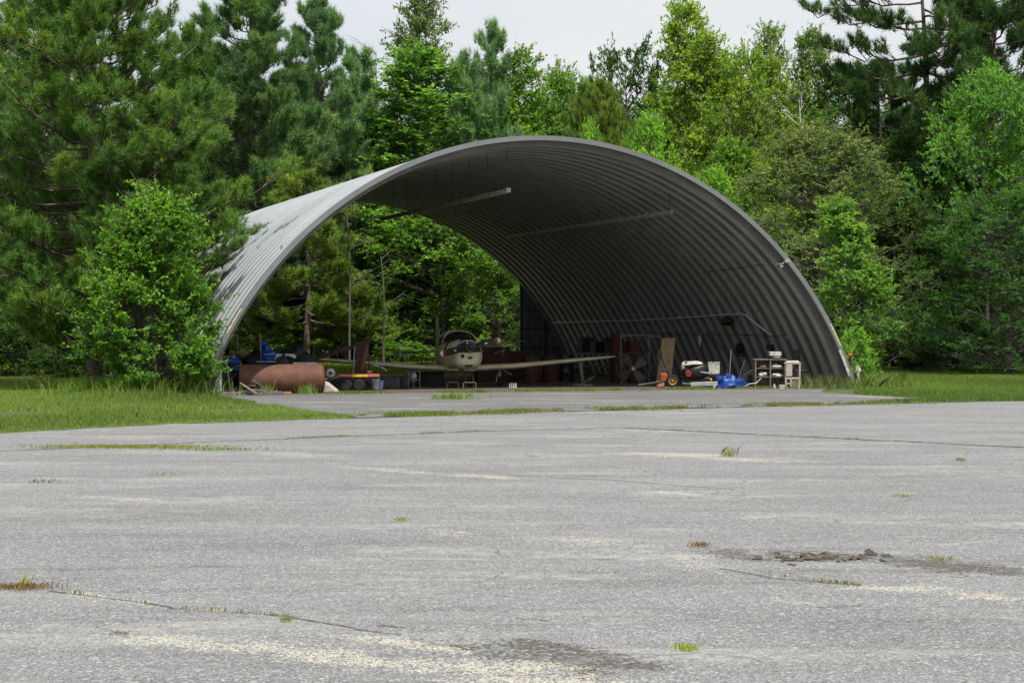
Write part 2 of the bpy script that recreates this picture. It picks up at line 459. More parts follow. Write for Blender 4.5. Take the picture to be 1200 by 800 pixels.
proto('oak_round', broadleaf(23, 12, 3.4, .5, 85, .17, 'round', twigs=12, per=14, csize=.22, asc=.6, r0=.2), 12, 3.4, M_LEAF, M_GBARK)
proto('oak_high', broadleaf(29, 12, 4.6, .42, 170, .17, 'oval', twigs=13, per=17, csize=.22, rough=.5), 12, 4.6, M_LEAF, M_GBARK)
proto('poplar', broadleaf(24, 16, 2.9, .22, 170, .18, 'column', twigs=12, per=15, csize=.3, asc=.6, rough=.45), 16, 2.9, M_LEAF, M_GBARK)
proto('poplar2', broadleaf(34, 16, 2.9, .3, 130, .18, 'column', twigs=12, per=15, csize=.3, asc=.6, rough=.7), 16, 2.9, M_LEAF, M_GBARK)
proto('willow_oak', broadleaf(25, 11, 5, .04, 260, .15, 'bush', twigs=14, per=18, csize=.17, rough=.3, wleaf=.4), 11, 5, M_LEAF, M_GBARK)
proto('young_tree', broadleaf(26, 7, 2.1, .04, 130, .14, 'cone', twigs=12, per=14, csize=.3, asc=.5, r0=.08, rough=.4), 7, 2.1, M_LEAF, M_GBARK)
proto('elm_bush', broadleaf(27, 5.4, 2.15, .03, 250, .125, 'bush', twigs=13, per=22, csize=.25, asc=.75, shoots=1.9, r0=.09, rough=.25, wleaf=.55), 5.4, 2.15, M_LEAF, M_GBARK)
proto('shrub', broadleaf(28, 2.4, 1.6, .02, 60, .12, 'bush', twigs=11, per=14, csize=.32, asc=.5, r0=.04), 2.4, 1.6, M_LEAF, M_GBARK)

def tree(kind, x, Z, ytop, w, col, label, group=None, name=None, cat='tree', rz=None, base_y=0.0):
    tm, cm, H, Rr, _ = PROTO[kind]
    X = (x - 600) * Z / FPX
    Ht = CAM_H + (HZ - ytop) * Z / FPX; Rt = w / 2 * Z / FPX
    nm = name or ('pine_tree' if kind.startswith('pine') else 'broadleaf_tree')
    rz = (x * 0.77 + Z) % 6.28 if rz is None else rz
    e = empty(nm, (X, Z, base_y), rz, label, cat, group)
    sc = (Rt / Rr, Rt / Rr, Ht / H)
    for nme, me in (('trunk', tm), ('crown', cm)):
        o = link(nme, me, None, e); o.scale = sc; o.color = (*col, 1)
    return e

# ================================================================== GROUND
def smask(n, l, vec, a, b, w, nz, strength=1.0, soft=.9):
    """elongated stain from ground point a to b, half width w metres, broken up by the noise socket nz"""
    a = Vector(a); b = Vector(b); c = (a + b) / 2; d = b - a; L = d.length / 2 + w; ang = math.atan2(d.y, d.x)
    mp = n.new('ShaderNodeMapping'); mp.vector_type = 'TEXTURE'
    mp.inputs['Location'].default_value = (c.x, c.y, 0); mp.inputs['Rotation'].default_value = (0, 0, ang)
    mp.inputs['Scale'].default_value = (L, w, 1000)
    l.new(vec, mp.inputs['Vector'])
    ln = n.new('ShaderNodeVectorMath'); ln.operation = 'LENGTH'; l.new(mp.outputs[0], ln.inputs[0])
    ad = n.new('ShaderNodeMath'); ad.operation = 'MULTIPLY_ADD'; ad.inputs[1].default_value = 1.5; ad.inputs[2].default_value = -.75
    l.new(nz, ad.inputs[0])
    s = n.new('ShaderNodeMath'); s.operation = 'ADD'; l.new(ln.outputs['Value'], s.inputs[0]); l.new(ad.outputs[0], s.inputs[1])
    mr = n.new('ShaderNodeMapRange'); mr.interpolation_type = 'SMOOTHSTEP'
    mr.inputs['From Min'].default_value = 1.0; mr.inputs['From Max'].default_value = 1 - soft
    mr.inputs['To Min'].default_value = 0; mr.inputs['To Max'].default_value = strength
    l.new(s.outputs[0], mr.inputs['Value'])
    return mr.outputs[0]
def mathn(n, l, op, a, b):
    m = n.new('ShaderNodeMath'); m.operation = op
    for i, q in enumerate((a, b)):
        if isinstance(q, (int, float)): m.inputs[i].default_value = q
        else: l.new(q, m.inputs[i])
    return m.outputs[0]
def mixc(n, l, fac, a, b, blend='MIX'):
    m = n.new('ShaderNodeMix'); m.data_type = 'RGBA'; m.blend_type = blend
    if isinstance(fac, (int, float)): m.inputs[0].default_value = fac
    else: l.new(fac, m.inputs[0])
    for i, q in ((6, a), (7, b)):
        if isinstance(q, tuple): m.inputs[i].default_value = (*q, 1)
        else: l.new(q, m.inputs[i])
    return m.outputs[2]
def noise(n, l, vec, scale, detail=6, rough=.6, sx=1, sy=1, rot=0):
    mp = n.new('ShaderNodeMapping'); mp.inputs['Scale'].default_value = (sx, sy, 1); mp.inputs['Rotation'].default_value = (0, 0, rot)
    l.new(vec, mp.inputs['Vector'])
    no = n.new('ShaderNodeTexNoise'); no.inputs['Scale'].default_value = scale; no.inputs['Detail'].default_value = detail
    no.inputs['Roughness'].default_value = rough
    l.new(mp.outputs[0], no.inputs['Vector']); return no.outputs['Fac']
def rng_(n, l, v, a, b, c=0.0, d=1.0):
    mr = n.new('ShaderNodeMapRange'); mr.inputs['From Min'].default_value = a; mr.inputs['From Max'].default_value = b
    mr.inputs['To Min'].default_value = c; mr.inputs['To Max'].default_value = d
    l.new(v, mr.inputs['Value']); return mr.outputs[0]

def asphalt(name, base, sands, darks, chip=1.0):
    m = bpy.data.materials.new(name); n, l = nodes_of(m); b = n['Principled BSDF']
    tc = n.new('ShaderNodeTexCoord'); v = tc.outputs['Object']
    big = noise(n, l, v, .35, 5, .6, 1, 2.2, .3)
    streak = noise(n, l, v, .8, 6, .65, .35, 2.4, -.12)
    mid = noise(n, l, v, 3.0, 8, .7)
    fine = noise(n, l, v, 28, 4, .8)
    vo = n.new('ShaderNodeTexVoronoi'); vo.inputs['Scale'].default_value = 105; l.new(v, vo.inputs['Vector'])
    chipv = n.new('ShaderNodeSeparateColor'); l.new(vo.outputs['Color'], chipv.inputs[0])
    vo2 = n.new('ShaderNodeTexVoronoi'); vo2.inputs['Scale'].default_value = 52; l.new(v, vo2.inputs['Vector'])
    chip2 = n.new('ShaderNodeSeparateColor'); l.new(vo2.outputs['Color'], chip2.inputs[0])
    d = tuple(c * .66 for c in base); w = tuple(min(1, c * 1.32) for c in base)
    c = mixc(n, l, rng_(n, l, big, .34, .66), tuple(q * .72 for q in base), tuple(q * 1.22 for q in base))
    c = mixc(n, l, rng_(n, l, streak, .42, .66, 0, .5), c, tuple(q * 1.35 for q in base))
    c = mixc(n, l, rng_(n, l, streak, .46, .30, 0, .45), c, d)
    c = mixc(n, l, rng_(n, l, mid, .35, .7, 0, .5), c, w)
    # chips of stone: light and dark specks
    c = mixc(n, l, rng_(n, l, chipv.outputs[0], .70, .95, 0, .62 * chip), c, (0.50, 0.485, 0.45))
    c = mixc(n, l, rng_(n, l, chipv.outputs[1], .60, .90, 0, .70 * chip), c, (0.05, 0.05, 0.05))
    c = mixc(n, l, rng_(n, l, chip2.outputs[2], .90, 1.0, 0, .5 * chip), c, (0.62, 0.60, 0.56))
    c = mixc(n, l, rng_(n, l, fine, .35, .65, 0, .5), c, mixc(n, l, .5, c, (0.12, 0.12, 0.12)))
    dst = noise(n, l, v, .55, 9, .72, .55, 2.0, .1); dst2 = noise(n, l, v, 7, 6, .8)
    c = mixc(n, l, mathn(n, l, 'MULTIPLY', rng_(n, l, dst, .52, .62, 0, .65), rng_(n, l, dst2, .4, .6)), c, (0.37, 0.36, 0.33))
    wr = noise(n, l, v, .9, 9, .75, .4, 2.6, -.25)
    c = mixc(n, l, mathn(n, l, 'MULTIPLY', rng_(n, l, wr, .45, .34, 0, .6), rng_(n, l, dst2, .35, .6)), c, (0.06, 0.06, 0.058))
    # hairline crazing
    vc = n.new('ShaderNodeTexVoronoi'); vc.feature = 'DISTANCE_TO_EDGE'; vc.inputs['Scale'].default_value = .55
    va = n.new('ShaderNodeVectorMath'); va.operation = 'ADD'; nv = n.new('ShaderNodeTexNoise'); nv.inputs['Scale'].default_value = 1.6; nv.inputs['Detail'].default_value = 7
    l.new(v, nv.inputs['Vector']); l.new(v, va.inputs[0]); l.new(nv.outputs['Color'], va.inputs[1]); l.new(va.outputs[0], vc.inputs['Vector'])
    ck = rng_(n, l, vc.outputs['Distance'], .012, .004)
    c = mixc(n, l, mathn(n, l, 'MULTIPLY', ck, rng_(n, l, dst, .52, .60, 0, .7)), c, (0.07, 0.068, 0.062))
    brk = noise(n, l, v, 2.2, 10, .75, 1, 1.6)
    brk2 = noise(n, l, v, 9, 8, .75)
    nz = rng_(n, l, mathn(n, l, 'ADD', mathn(n, l, 'MULTIPLY', brk, .6), mathn(n, l, 'MULTIPLY', brk2, .4)), .34, .66)
    for (pa, pb, wd, st) in darks:
        k = smask(n, l, v, G(*pa), G(*pb), wd, nz, st)
        k = mathn(n, l, 'MULTIPLY', k, rng_(n, l, brk2, .34, .56, .25, 1))
        k = rng_(n, l, mathn(n, l, 'SUBTRACT', mathn(n, l, 'MULTIPLY', k, 1.12), mathn(n, l, 'ADD', mathn(n, l, 'MULTIPLY', chip2.outputs[0], .6), mathn(n, l, 'MULTIPLY', fine, .5))), -.05, .12)
        c = mixc(n, l, k, c, mixc(n, l, chipv.outputs[2], (0.03, 0.028, 0.025), (0.16, 0.15, 0.13)))
    for (pa, pb, wd, st) in sands:
        k = smask(n, l, v, G(*pa), G(*pb), wd, nz, st)
        k = mathn(n, l, 'MULTIPLY', k, mathn(n, l, 'MULTIPLY', rng_(n, l, chipv.outputs[1], .75, .35, .25, 1), rng_(n, l, brk2, .36, .58, .3, 1)))
        k = rng_(n, l, mathn(n, l, 'SUBTRACT', mathn(n, l, 'MULTIPLY', k, 1.28), mathn(n, l, 'ADD', mathn(n, l, 'MULTIPLY', chip2.outputs[1], .55), mathn(n, l, 'MULTIPLY', fine, .4))), -.08, .15)
        c = mixc(n, l, k, c, mixc(n, l, chipv.outputs[2], (0.31, 0.295, 0.245), (0.54, 0.515, 0.435)))
    l.new(c, b.inputs['Base Color'])
    b.inputs['Roughness'].default_value = .92; b.inputs['Specular IOR Level'].default_value = .25
    bp = n.new('ShaderNodeBump'); bp.inputs['Strength'].default_value = .55; bp.inputs['Distance'].default_value = .006
    l.new(mathn(n, l, 'ADD', vo.outputs['Distance'], mathn(n, l, 'MULTIPLY', fine, .6)), bp.inputs['Height'])
    l.new(bp.outputs[0], b.inputs['Normal'])
    return m

SANDS = [((45, 690), (200, 712), 0.121, 1.00), ((190, 712), (350, 724), 0.095, 0.91), ((140, 748), (300, 762), 0.270, 1.00), ((300, 755), (420, 775), 0.405, 1.00),
         ((390, 742), (560, 768), 0.162, 1.00), ((420, 775), (700, 790), 0.378, 1.00), ((520, 800), (760, 802), 0.338, 1.00), ((395, 547), (520, 556), 0.297, 0.91),
         ((500, 555), (640, 562), 0.338, 1.00), ((725, 531), (860, 535), 0.675, 1.00), ((800, 536), (950, 541), 0.608, 0.91), ((740, 574), (830, 581), 0.162, 0.91),
         ((640, 522), (720, 522), 0.675, 0.45), ((500, 618), (560, 630), 0.338, 0.65), ((560, 600), (690, 660), 0.540, 0.39), ((640, 625), (760, 645), 0.472, 0.59),
         ((760, 640), (880, 680), 0.405, 0.52), ((990, 690), (1100, 690), 0.216, 1.00), ((1080, 694), (1230, 705), 0.270, 1.00), ((860, 608), (930, 604), 0.135, 0.78),
         ((1070, 642), (1180, 632), 0.068, 0.78), ((1030, 630), (1100, 629), 0.095, 0.78), ((80, 580), (210, 590), 0.297, 0.72), ((230, 588), (300, 585), 0.270, 0.45),
         ((1170, 612), (1230, 614), 0.081, 0.78), ((100, 527), (300, 533), 0.945, 0.52), ((300, 530), (400, 536), 0.675, 0.65), ((1000, 548), (1180, 553), 0.338, 0.52),
         ((500, 520), (600, 520), 0.540, 0.65), ((880, 695), (960, 712), 0.135, 0.65)]
DARKS = [((430, 742), (780, 792), .55, .75), ((860, 650), (1060, 655), 0.608, 0.94), ((1000, 650), (1230, 678), 0.540, 1.00), ((820, 640), (900, 660), 0.472, 0.75), ((880, 640), (960, 630), 0.270, 0.50),
         ((560, 745), (760, 780), 0.297, 1.00), ((470, 745), (600, 752), 0.162, 0.75), ((650, 770), (820, 790), 0.203, 1.00), ((400, 730), (520, 740), 0.081, 0.75),
         ((600, 725), (650, 728), 0.054, 0.88), ((215, 580), (260, 584), 0.162, 0.75), ((440, 555), (560, 560), 0.270, 0.44), ((620, 556), (760, 560), 0.203, 0.62),
         ((760, 572), (900, 584), 0.203, 0.56), ((30, 562), (180, 570), 0.405, 0.31), ((930, 715), (1040, 708), 0.095, 0.75), ((0, 590), (400, 570), 1.080, 0.31),
         ((500, 560), (1100, 578), 1.350, 0.28), ((0, 620), (300, 640), 0.675, 0.31), ((680, 765), (700, 800), 0.270, 0.88)]
M_ASPH = asphalt('sealed_apron', (0.178, 0.181, 0.190), SANDS, DARKS)
M_PAD = asphalt('hangar_pad', (0.115, 0.115, 0.12), [((330, 470), (480, 474), .5, .6), ((600, 468), (800, 470), 1.0, .5), ((950, 462), (1080, 468), .8, .6), ((400, 464), (900, 460), .35, .5)],
                [((500, 478), (800, 478), .8, .5), ((620, 483), (900, 478), .5, .6)], .7)

def soil():
    m = bpy.data.materials.new('grassy_soil'); n, l = nodes_of(m); b = n['Principled BSDF']
    tc = n.new('ShaderNodeTexCoord'); v = tc.outputs['Object']
    a = noise(n, l, v, .5, 8, .7); f = noise(n, l, v, 12, 6, .7)
    c = mixc(n, l, rng_(n, l, a, .4, .62), (0.055, 0.10, 0.022), (0.11, 0.13, 0.035))
    c = mixc(n, l, rng_(n, l, a, .60, .68, 0, .8), c, (0.20, 0.15, 0.08))
    c = mixc(n, l, rng_(n, l, f, .3, .7, 0, .6), c, (0.03, 0.045, 0.015))
    l.new(c, b.inputs['Base Color']); b.inputs['Roughness'].default_value = .95
    bp = n.new('ShaderNodeBump'); bp.inputs['Distance'].default_value = .05; l.new(f, bp.inputs['Height']); l.new(bp.outputs[0], b.inputs['Normal'])
    return m
M_SOIL = soil()
M_LITT = mat('forest_floor', (0.07, 0.055, 0.03), .95, scale=2, col2=(0.025, 0.03, 0.012))
M_DIRT = mat('bare_dirt', (0.13, 0.11, 0.085), .95, scale=2.5, col2=(0.06, 0.05, 0.04), bump=.3)

def sheet(name, pts, z, m, sub=0):
    mb = MB(); mb._add([(p[0], p[1], z) for p in pts], [tuple(range(len(pts)))])
    o = mb.build(name, m, smooth=False); o['kind'] = 'structure'; return o
sheet('ground', [(-600, -60), (600, -60), (600, 900), (-600, 900)], -0.004, M_SOIL)
sheet('forest_ground', [(-90, 62), (-24, 60), (-19, 74), (0, 76), (8, 79), (30, 74), (90, 74), (90, 300), (-90, 300)], 0.0, M_LITT)
rg0 = random.Random(2)
def wobble(poly, step=.6, amp=.08, seed=1):
    rg = random.Random(seed); out = []
    for i in range(len(poly)):
        a = Vector((*poly[i][:2], 0)); b = Vector((*poly[(i + 1) % len(poly)][:2], 0)); L = (b - a).length
        k = max(1, int(L / step)); nn = Vector((-(b - a).y, (b - a).x, 0)).normalized()
        for j in range(k):
            out.append(a + (b - a) * j / k + (nn * rg.gauss(0, amp) if L < 60 else Vector((0, 0, 0))))
    return out
far_edge = [G(-300, 520), G(0, 508), G(200, 497), G(430, 490), G(600, 484), G(800, 479), G(1000, 474), G(1150, 471), G(1350, 468)]
rgw_ = random.Random(3); fe = [(p.x, p.y) for p in far_edge][::-1]; ap = []
for a_, b_ in zip(fe[:-1], fe[1:]):
    k_ = int(math.hypot(b_[0] - a_[0], b_[1] - a_[1]) / .5) + 1
    ap += [Vector((a_[0] + (b_[0] - a_[0]) * j / k_, a_[1] + (b_[1] - a_[1]) * j / k_ + rgw_.gauss(0, .07), 0)) for j in range(k_)]
ap = [q for q in ap if -14 < q.x < 19]
sheet('apron', [Vector((60, 46, 0)), Vector((20, 41.2, 0))] + ap + [Vector((-15, 23.5, 0)), Vector((-60, 4, 0)), Vector((-60, -30, 0)), Vector((60, -30, 0))], 0.004, M_ASPH)
# pad in front of the hangar
lf = Hh(-9.2, 0); rf = Hh(9.3, 0)
pad = [G(420, 490), G(600, 483.5), G(800, 478.5), G(1000, 473.5), G(1145, 470.5), G(1000, 462.5), G(960, 460), Vector((9.2, 49.3, 0)), Vector((5, 48.6, 0)), Vector((0, 47.5, 0)), Vector((-4, 46.5, 0)), Vector((-6.6, 44.6, 0)), G(262, 463), G(252, 466), G(300, 474), G(380, 484)]
pad = wobble([(p.x, p.y) for p in pad], .5, .05, 4)
sheet('hangar_pad', pad, 0.009, M_PAD)
fl = [Hh(-9.6, -.05), Hh(-4, .55), Hh(3, .6), Hh(9.4, .1), Hh(9.7, 24), Hh(-9.7, 24)]
sheet('hangar_floor', fl, 0.0135, M_DIRT)

# joints between the slabs of the apron: raised bead of tar with crumbled edge
def joint(pts, w, seed, name='pavement_joint'):
    rg = random.Random(seed); mb = MB(); L = []; Rr_ = []
    for a, b in zip(pts[:-1], pts[1:]):
        d = (b - a); n_ = int(d.length / .06); nn = Vector((-d.y, d.x, 0)).normalized()
        for i in range(n_ + 1):
            p = a + d * i / n_ + nn * .02 * math.sin(i * .21 + seed)
            L.append(p + nn * w * rg.uniform(.25, .8)); Rr_.append(p - nn * w * rg.uniform(.25, .8))
    k = len(L); vs = [(p.x, p.y, .0095) for p in L] + [(p.x, p.y, .0095) for p in Rr_]
    mb._add(vs, [(i, i + 1, k + i + 1, k + i) for i in range(k - 1)])
    o = mb.build(name, M_CRACK, smooth=False); o['kind'] = 'structure'
joint([G(-60, 531), G(0, 529), G(225, 519), G(420, 511), G(600, 504.5), G(730, 501.5)], .05, 1)
joint([G(730, 501.5), G(960, 513), G(1200, 524.5), G(1290, 529)], .07, 2)
joint([G(60, 693), G(200, 713), G(350, 725), G(420, 738), G(470, 745)], .012, 5)
joint([G(845, 667), G(900, 678), G(960, 683), G(1010, 687)], .014, 6)
joint([G(560, 556), G(700, 562), G(860, 574)], .016, 7)

# ------------------------------------------------------------------ grass
def blades(name, pts, h, w, tone, label=None, cat='grass', kind='stuff', color=(0.10, 0.19, 0.03), lean=.45, seed=0, z0=0.0):
    rg = np.random.default_rng(seed); n = len(pts)
    a = rg.uniform(0, 2 * PI, n); d = np.stack([np.cos(a), np.sin(a), np.zeros(n)], 1)
    b = rg.uniform(0, 2 * PI, n); s = np.stack([np.cos(b), np.sin(b), np.zeros(n)], 1)
    p = np.concatenate([pts, np.full((n, 1), z0)], 1)
    hh = h[:, None]; ww = w[:, None] if hasattr(w, '__len__') else w
    ln = lean * rg.uniform(.1, 1.2, (n, 1))
    v0 = p - d * ww * .5; v1 = p + d * ww * .5
    m0 = p + s * ln * hh * .3 + np.array([0, 0, 1.]) * hh * .6; v2 = m0 + d * ww * .4; v3 = m0 - d * ww * .4
    tip = p + s * ln * hh * .95 + np.array([0, 0, 1.]) * hh
    V = np.stack([v0, v1, v2, tip, v3], 1).reshape(-1, 3); F = np.arange(len(V)).reshape(-1, 5)
    me = np_mesh(name, V, F, np.repeat(np.clip(tone, 0, 1), 5)); me.materials.append(M_GRASS)
    o = bpy.data.objects.new(name, me); COL.objects.link(o); o.color = (*color, 1)
    if kind: o['kind'] = kind
    return tag(o, label, cat)
def inpoly(pts, poly):
    x, y = pts[:, 0], pts[:, 1]; r = np.zeros(len(pts), bool); n = len(poly)
    for i in range(n):
        a = poly[i]; b = poly[(i + 1) % n]
        c = ((a[1] > y) != (b[1] > y)) & (x < (b[0] - a[0]) * (y - a[1]) / (b[1] - a[1] + 1e-12) + a[0]); r ^= c
    return r
def lump(pts, s, seed):
    rg = np.random.default_rng(seed); r = np.zeros(len(pts))
    for k in range(6):
        a = rg.uniform(0, 6.3); f = s * rg.uniform(.6, 2.2)
        r += np.sin((pts[:, 0] * math.cos(a) + pts[:, 1] * math.sin(a)) * f + rg.uniform(0, 6))
    return r / 6 + .5
rgg = np.random.default_rng(12)
apx = [(p.x, p.y) for p in ap][::-1]
# lawn left of the hangar
polyL = [(-30, 62), (-30, 18)] + [(p.x, p.y + .2) for p in far_edge[:4]] + [(G(420, 489)).to_2d()[:], G(380, 483)[:2], G(300, 473)[:2], G(250, 465)[:2], (-8.2, 44), (-16.5, 64)]
pts = np.stack([rgg.uniform(-26, -3, 460000), rgg.uniform(22, 62, 460000)], 1)
pts = pts[inpoly(pts, polyL)]
keep = rgg.uniform(0, 1, len(pts)) < np.clip(1.3 - (pts[:, 1] - 26) / 60, .3, 1); pts = pts[keep]
q = lump(pts, .9, 3); q2 = lump(pts, .35, 8)
bare = (lump(pts, .8, 5) > .86)
pts = pts[~bare]; q = q[~bare]; q2 = q2[~bare]
edge = np.clip((pts[:, 1] - np.interp(pts[:, 0], [p.x for p in far_edge], [p.y for p in far_edge])) / 1.0, .25, 1)
hgt = (.05 + .07 * q * rgg.uniform(.5, 1.3, len(pts))) * edge
tall = np.exp(-(((pts[:, 0] + 9.3) / 1.6) ** 2 + ((pts[:, 1] - 41.6) / 2.0) ** 2)); hgt += tall * .26 * rgg.uniform(.3, 1.2, len(pts))
tall2 = np.clip((pts[:, 1] - 47) / 4, 0, 1); hgt += tall2 * .1 * rgg.uniform(.2, 1, len(pts))
blades('lawn_grass', pts, hgt, .014, np.clip(.40 + (q2 - .5) * .7 + (1 - edge) * .35 + rgg.normal(0, .18, len(pts)), 0, 1), 'sunlit bright green grass left of the hangar, tallest by its corner', color=(0.22, 0.32, 0.07), seed=1)
# lawn right of the hangar
polyR = [(p.x, p.y + .1) for p in far_edge[6:]] + [(34, 44), (34, 82), (6, 82), Hh(9.9, 22)[:2], Hh(9.9, 2)[:2], (10.0, 49.5), G(1000, 462)[:2], G(1100, 467.5)[:2]]
pts = np.stack([rgg.uniform(4, 34, 420000), rgg.uniform(38, 82, 420000)], 1); pts = pts[inpoly(pts, polyR)]
q = lump(pts, .8, 13); q2 = lump(pts, .3, 18)
hgt = .05 + .08 * q * rgg.uniform(.5, 1.3, len(pts))
blades('field_grass', pts, hgt, .018, np.clip(.4 + (q2 - .5) * .5 + rgg.normal(0, .15, len(pts)), 0, 1), 'mown green grass right of the hangar running back to the dark trees', color=(0.17, 0.27, 0.055), seed=2)
# sunlit grass behind the hangar
pts = np.stack([rgg.uniform(-22, 3, 60000), rgg.uniform(66, 78, 60000)], 1)
blades('rear_grass', pts, rgg.uniform(.1, .4, len(pts)), .03, rgg.normal(.6, .15, len(pts)), 'tall sunlit grass seen beneath the aeroplane behind the hangar', color=(0.20, 0.28, 0.04), seed=3)
# weeds in front of the hangar mouth and along the edge of the pad
def strip_pts(line, n, spread, seed, clump=2.5, thr=.5):
    rg = np.random.default_rng(seed); t = rg.uniform(0, 1, n); P_ = np.array([[p[0], p[1]] for p in line]); s = np.linspace(0, 1, len(line))
    x = np.interp(t, s, P_[:, 0]); y = np.interp(t, s, P_[:, 1])
    pts = np.stack([x + rg.normal(0, spread * .5, n), y + rg.normal(0, spread, n)], 1)
    return pts[rg.uniform(0, 1, len(pts)) < np.clip((lump(pts * np.array([1, .6]), clump, seed + 1) * .6 + .4 * lump(pts, clump * 3.5, seed + 2) - thr) * 4, 0, 1) ** 2]
pm = strip_pts([Hh(-6, .3), Hh(-3, .25), Hh(0, .2), Hh(3, .2), Hh(6, .2), Hh(9, .1)], 26000, .2, 31, 2.0, .38)
blades('mouth_weeds', pm, rgg.uniform(.02, .09, len(pm)), .014, rgg.normal(.55, .2, len(pm)), 'thin line of weeds along the mouth of the hangar', color=(0.20, 0.24, 0.06), seed=4, z0=.012)
pm = strip_pts([G(430, 488), G(600, 483), G(800, 478.5), G(1000, 473), G(1140, 470)], 26000, .4, 41, 2.0, .45)
blades('pad_edge_weeds', pm, rgg.uniform(.015, .07, len(pm)), .014, rgg.normal(.5, .22, len(pm)), 'broken line of weeds where the dark pad meets the pale apron', color=(0.20, 0.22, 0.07), seed=5, z0=.012)
pm = strip_pts([G(430, 489), G(500, 487), G(600, 484.5)], 9000, .25, 43, 1.5, .35)
blades('pad_corner_grass', pm, rgg.uniform(.02, .07, len(pm)), .014, rgg.normal(.5, .2, len(pm)), 'narrow strip of grass at the left corner of the pad', color=(0.16, 0.24, 0.05), seed=6, z0=.012)
pj = np.concatenate([strip_pts([G(730, 501.5), G(960, 513), G(1200, 524.5)], 2600, .03, 91, 2.2, .52), strip_pts([G(225, 519), G(420, 511), G(600, 504.5)], 2200, .03, 92, 2.2, .5),
                     strip_pts([G(60, 693), G(200, 713), G(350, 725), G(470, 745)], 260, .012, 93, 3.0, .3), strip_pts([G(845, 667), G(960, 683), G(1010, 687)], 160, .012, 94, 3.0, .3)])
blades('crack_weeds', pj, rgg.uniform(.006, .03, len(pj)), .008, rgg.normal(.5, .25, len(pj)), 'sparse tiny weeds rooted in the slab joints and cracks', color=(0.24, 0.24, 0.09), seed=9, z0=.009)
def tuft(name, px, n, r, h, col, label, seed, rx=1.0, dry=0, z0=.012, cat='weed', zz=None):
    rg = np.random.default_rng(seed); c = G(*px) if zz is None else zz
    a = rg.normal(0, 1, (n, 2)) * np.array([r * rx, r])
    pts = a; o = blades(name, pts, h * rg.uniform(.3, 1.15, n), .25 * h ** .5 * .05 + .004, rg.normal(.5, .2, n), label, cat, None, col, lean=.9, seed=seed, z0=0)
    o.location = (c[0], c[1], z0); return o
YG = (0.26, 0.28, 0.06); DRY = (0.24, 0.17, 0.085); GR = (0.16, 0.27, 0.04)
tuft('weed', (148, 525), 2600, .16, .04, YG, 'long flat yellow-green weed growing along the slab joint on the left', 51, rx=4.2)
tuft('weed', (255, 528), 300, .1, .05, GR, 'sparse weed just right of the long yellow-green joint weed', 52, rx=4)
tuft('weed', (28, 691), 420, .05, .035, DRY, 'dry brown weed mat at the left edge of the picture', 53, rx=1.9)
tuft('weed', (27, 689), 14, .02, .12, (0.28, .34, .08), 'thin upright green stem rising from the dry brown weed mat', 54)
tuft('weed', (820, 641), 130, .035, .035, DRY, 'small dry tan weed left of the broken asphalt', 55)
tuft('weed', (803, 763), 120, .03, .028, (.32, .42, .05), 'bright green tuft near the lower edge of the picture', 56)
tuft('weed', (336, 729), 90, .022, .02, GR, 'small green tuft on the crack in the left foreground', 57)
tuft('weed', (470, 611), 60, .04, .03, YG, 'lone yellow-green tuft in the middle of the apron', 58)
tuft('weed', (855, 535), 60, .05, .14, (.28, .30, .09), 'spindly weed standing on the sandy streak', 59)
tuft('weed', (1057, 583), 70, .06, .03, YG, 'flat yellow-green tuft on the right side of the apron', 60)
tuft('weed', (1124, 541), 50, .05, .05, GR, 'small weed near the right joint line', 61)
tuft('weed', (532, 468), 500, .28, .14, (.2, .32, .05), 'bushy green tuft on the dark pad before the aeroplane', 62)
tuft('weed', (138, 746), 40, .03, .012, (.2, .12, .07), 'dead leaf scrap on the left foreground', 63, cat='leaf litter')
tuft('weed', (190, 558), 60, .1, .03, YG, 'faint weed between the two left streaks', 64)
tuft('weed', (50, 566), 60, .08, .04, (.16, .13, .06), 'small dark weed left of the faint crack', 65)
tuft('weed', (1103, 658), 80, .05, .03, (.28, .27, .1), 'low olive weed right of the broken asphalt heap', 66)
# clumps of tall grass at the tank and by the right foot of the arch
tuft('grass_clump', (0, 0), 120, .12, .30, (.22, .32, .07), 'tall grass clump before the left half of the rusty tank', 71, cat='grass clump', zz=P(311, 458, 44.55))
tuft('grass_clump', (0, 0), 150, .14, .30, (.22, .32, .07), 'tall grass clump before the right end of the rusty tank', 72, cat='grass clump', zz=P(360, 458, 44.65))
tuft('grass_clump', (0, 0), 400, .5, .45, (.17, .22, .08), 'high dry weeds inside the right foot of the arch', 73, cat='grass clump', zz=Vector((8.9, 48.9, 0)))
tuft('grass_clump', (0, 0), 900, .4, .34, (.17, .24, .07), 'high green weeds covering the right foot of the arch', 74, cat='grass clump', zz=Vector((10.3, 49.2, 0)))
tuft('grass_clump', (0, 0), 700, .33, .42, (.19, .28, .06), 'tall bright weeds just outside the right foot of the arch', 75, cat='grass clump', zz=Vector((11.1, 50.2, 0)))
tuft('grass_clump', (0, 0), 3000, .9, .55, (.17, .30, .045), 'tall grass mound under the left bush beside the white post', 76, cat='grass clump', zz=Vector((-9.4, 42.6, 0)))

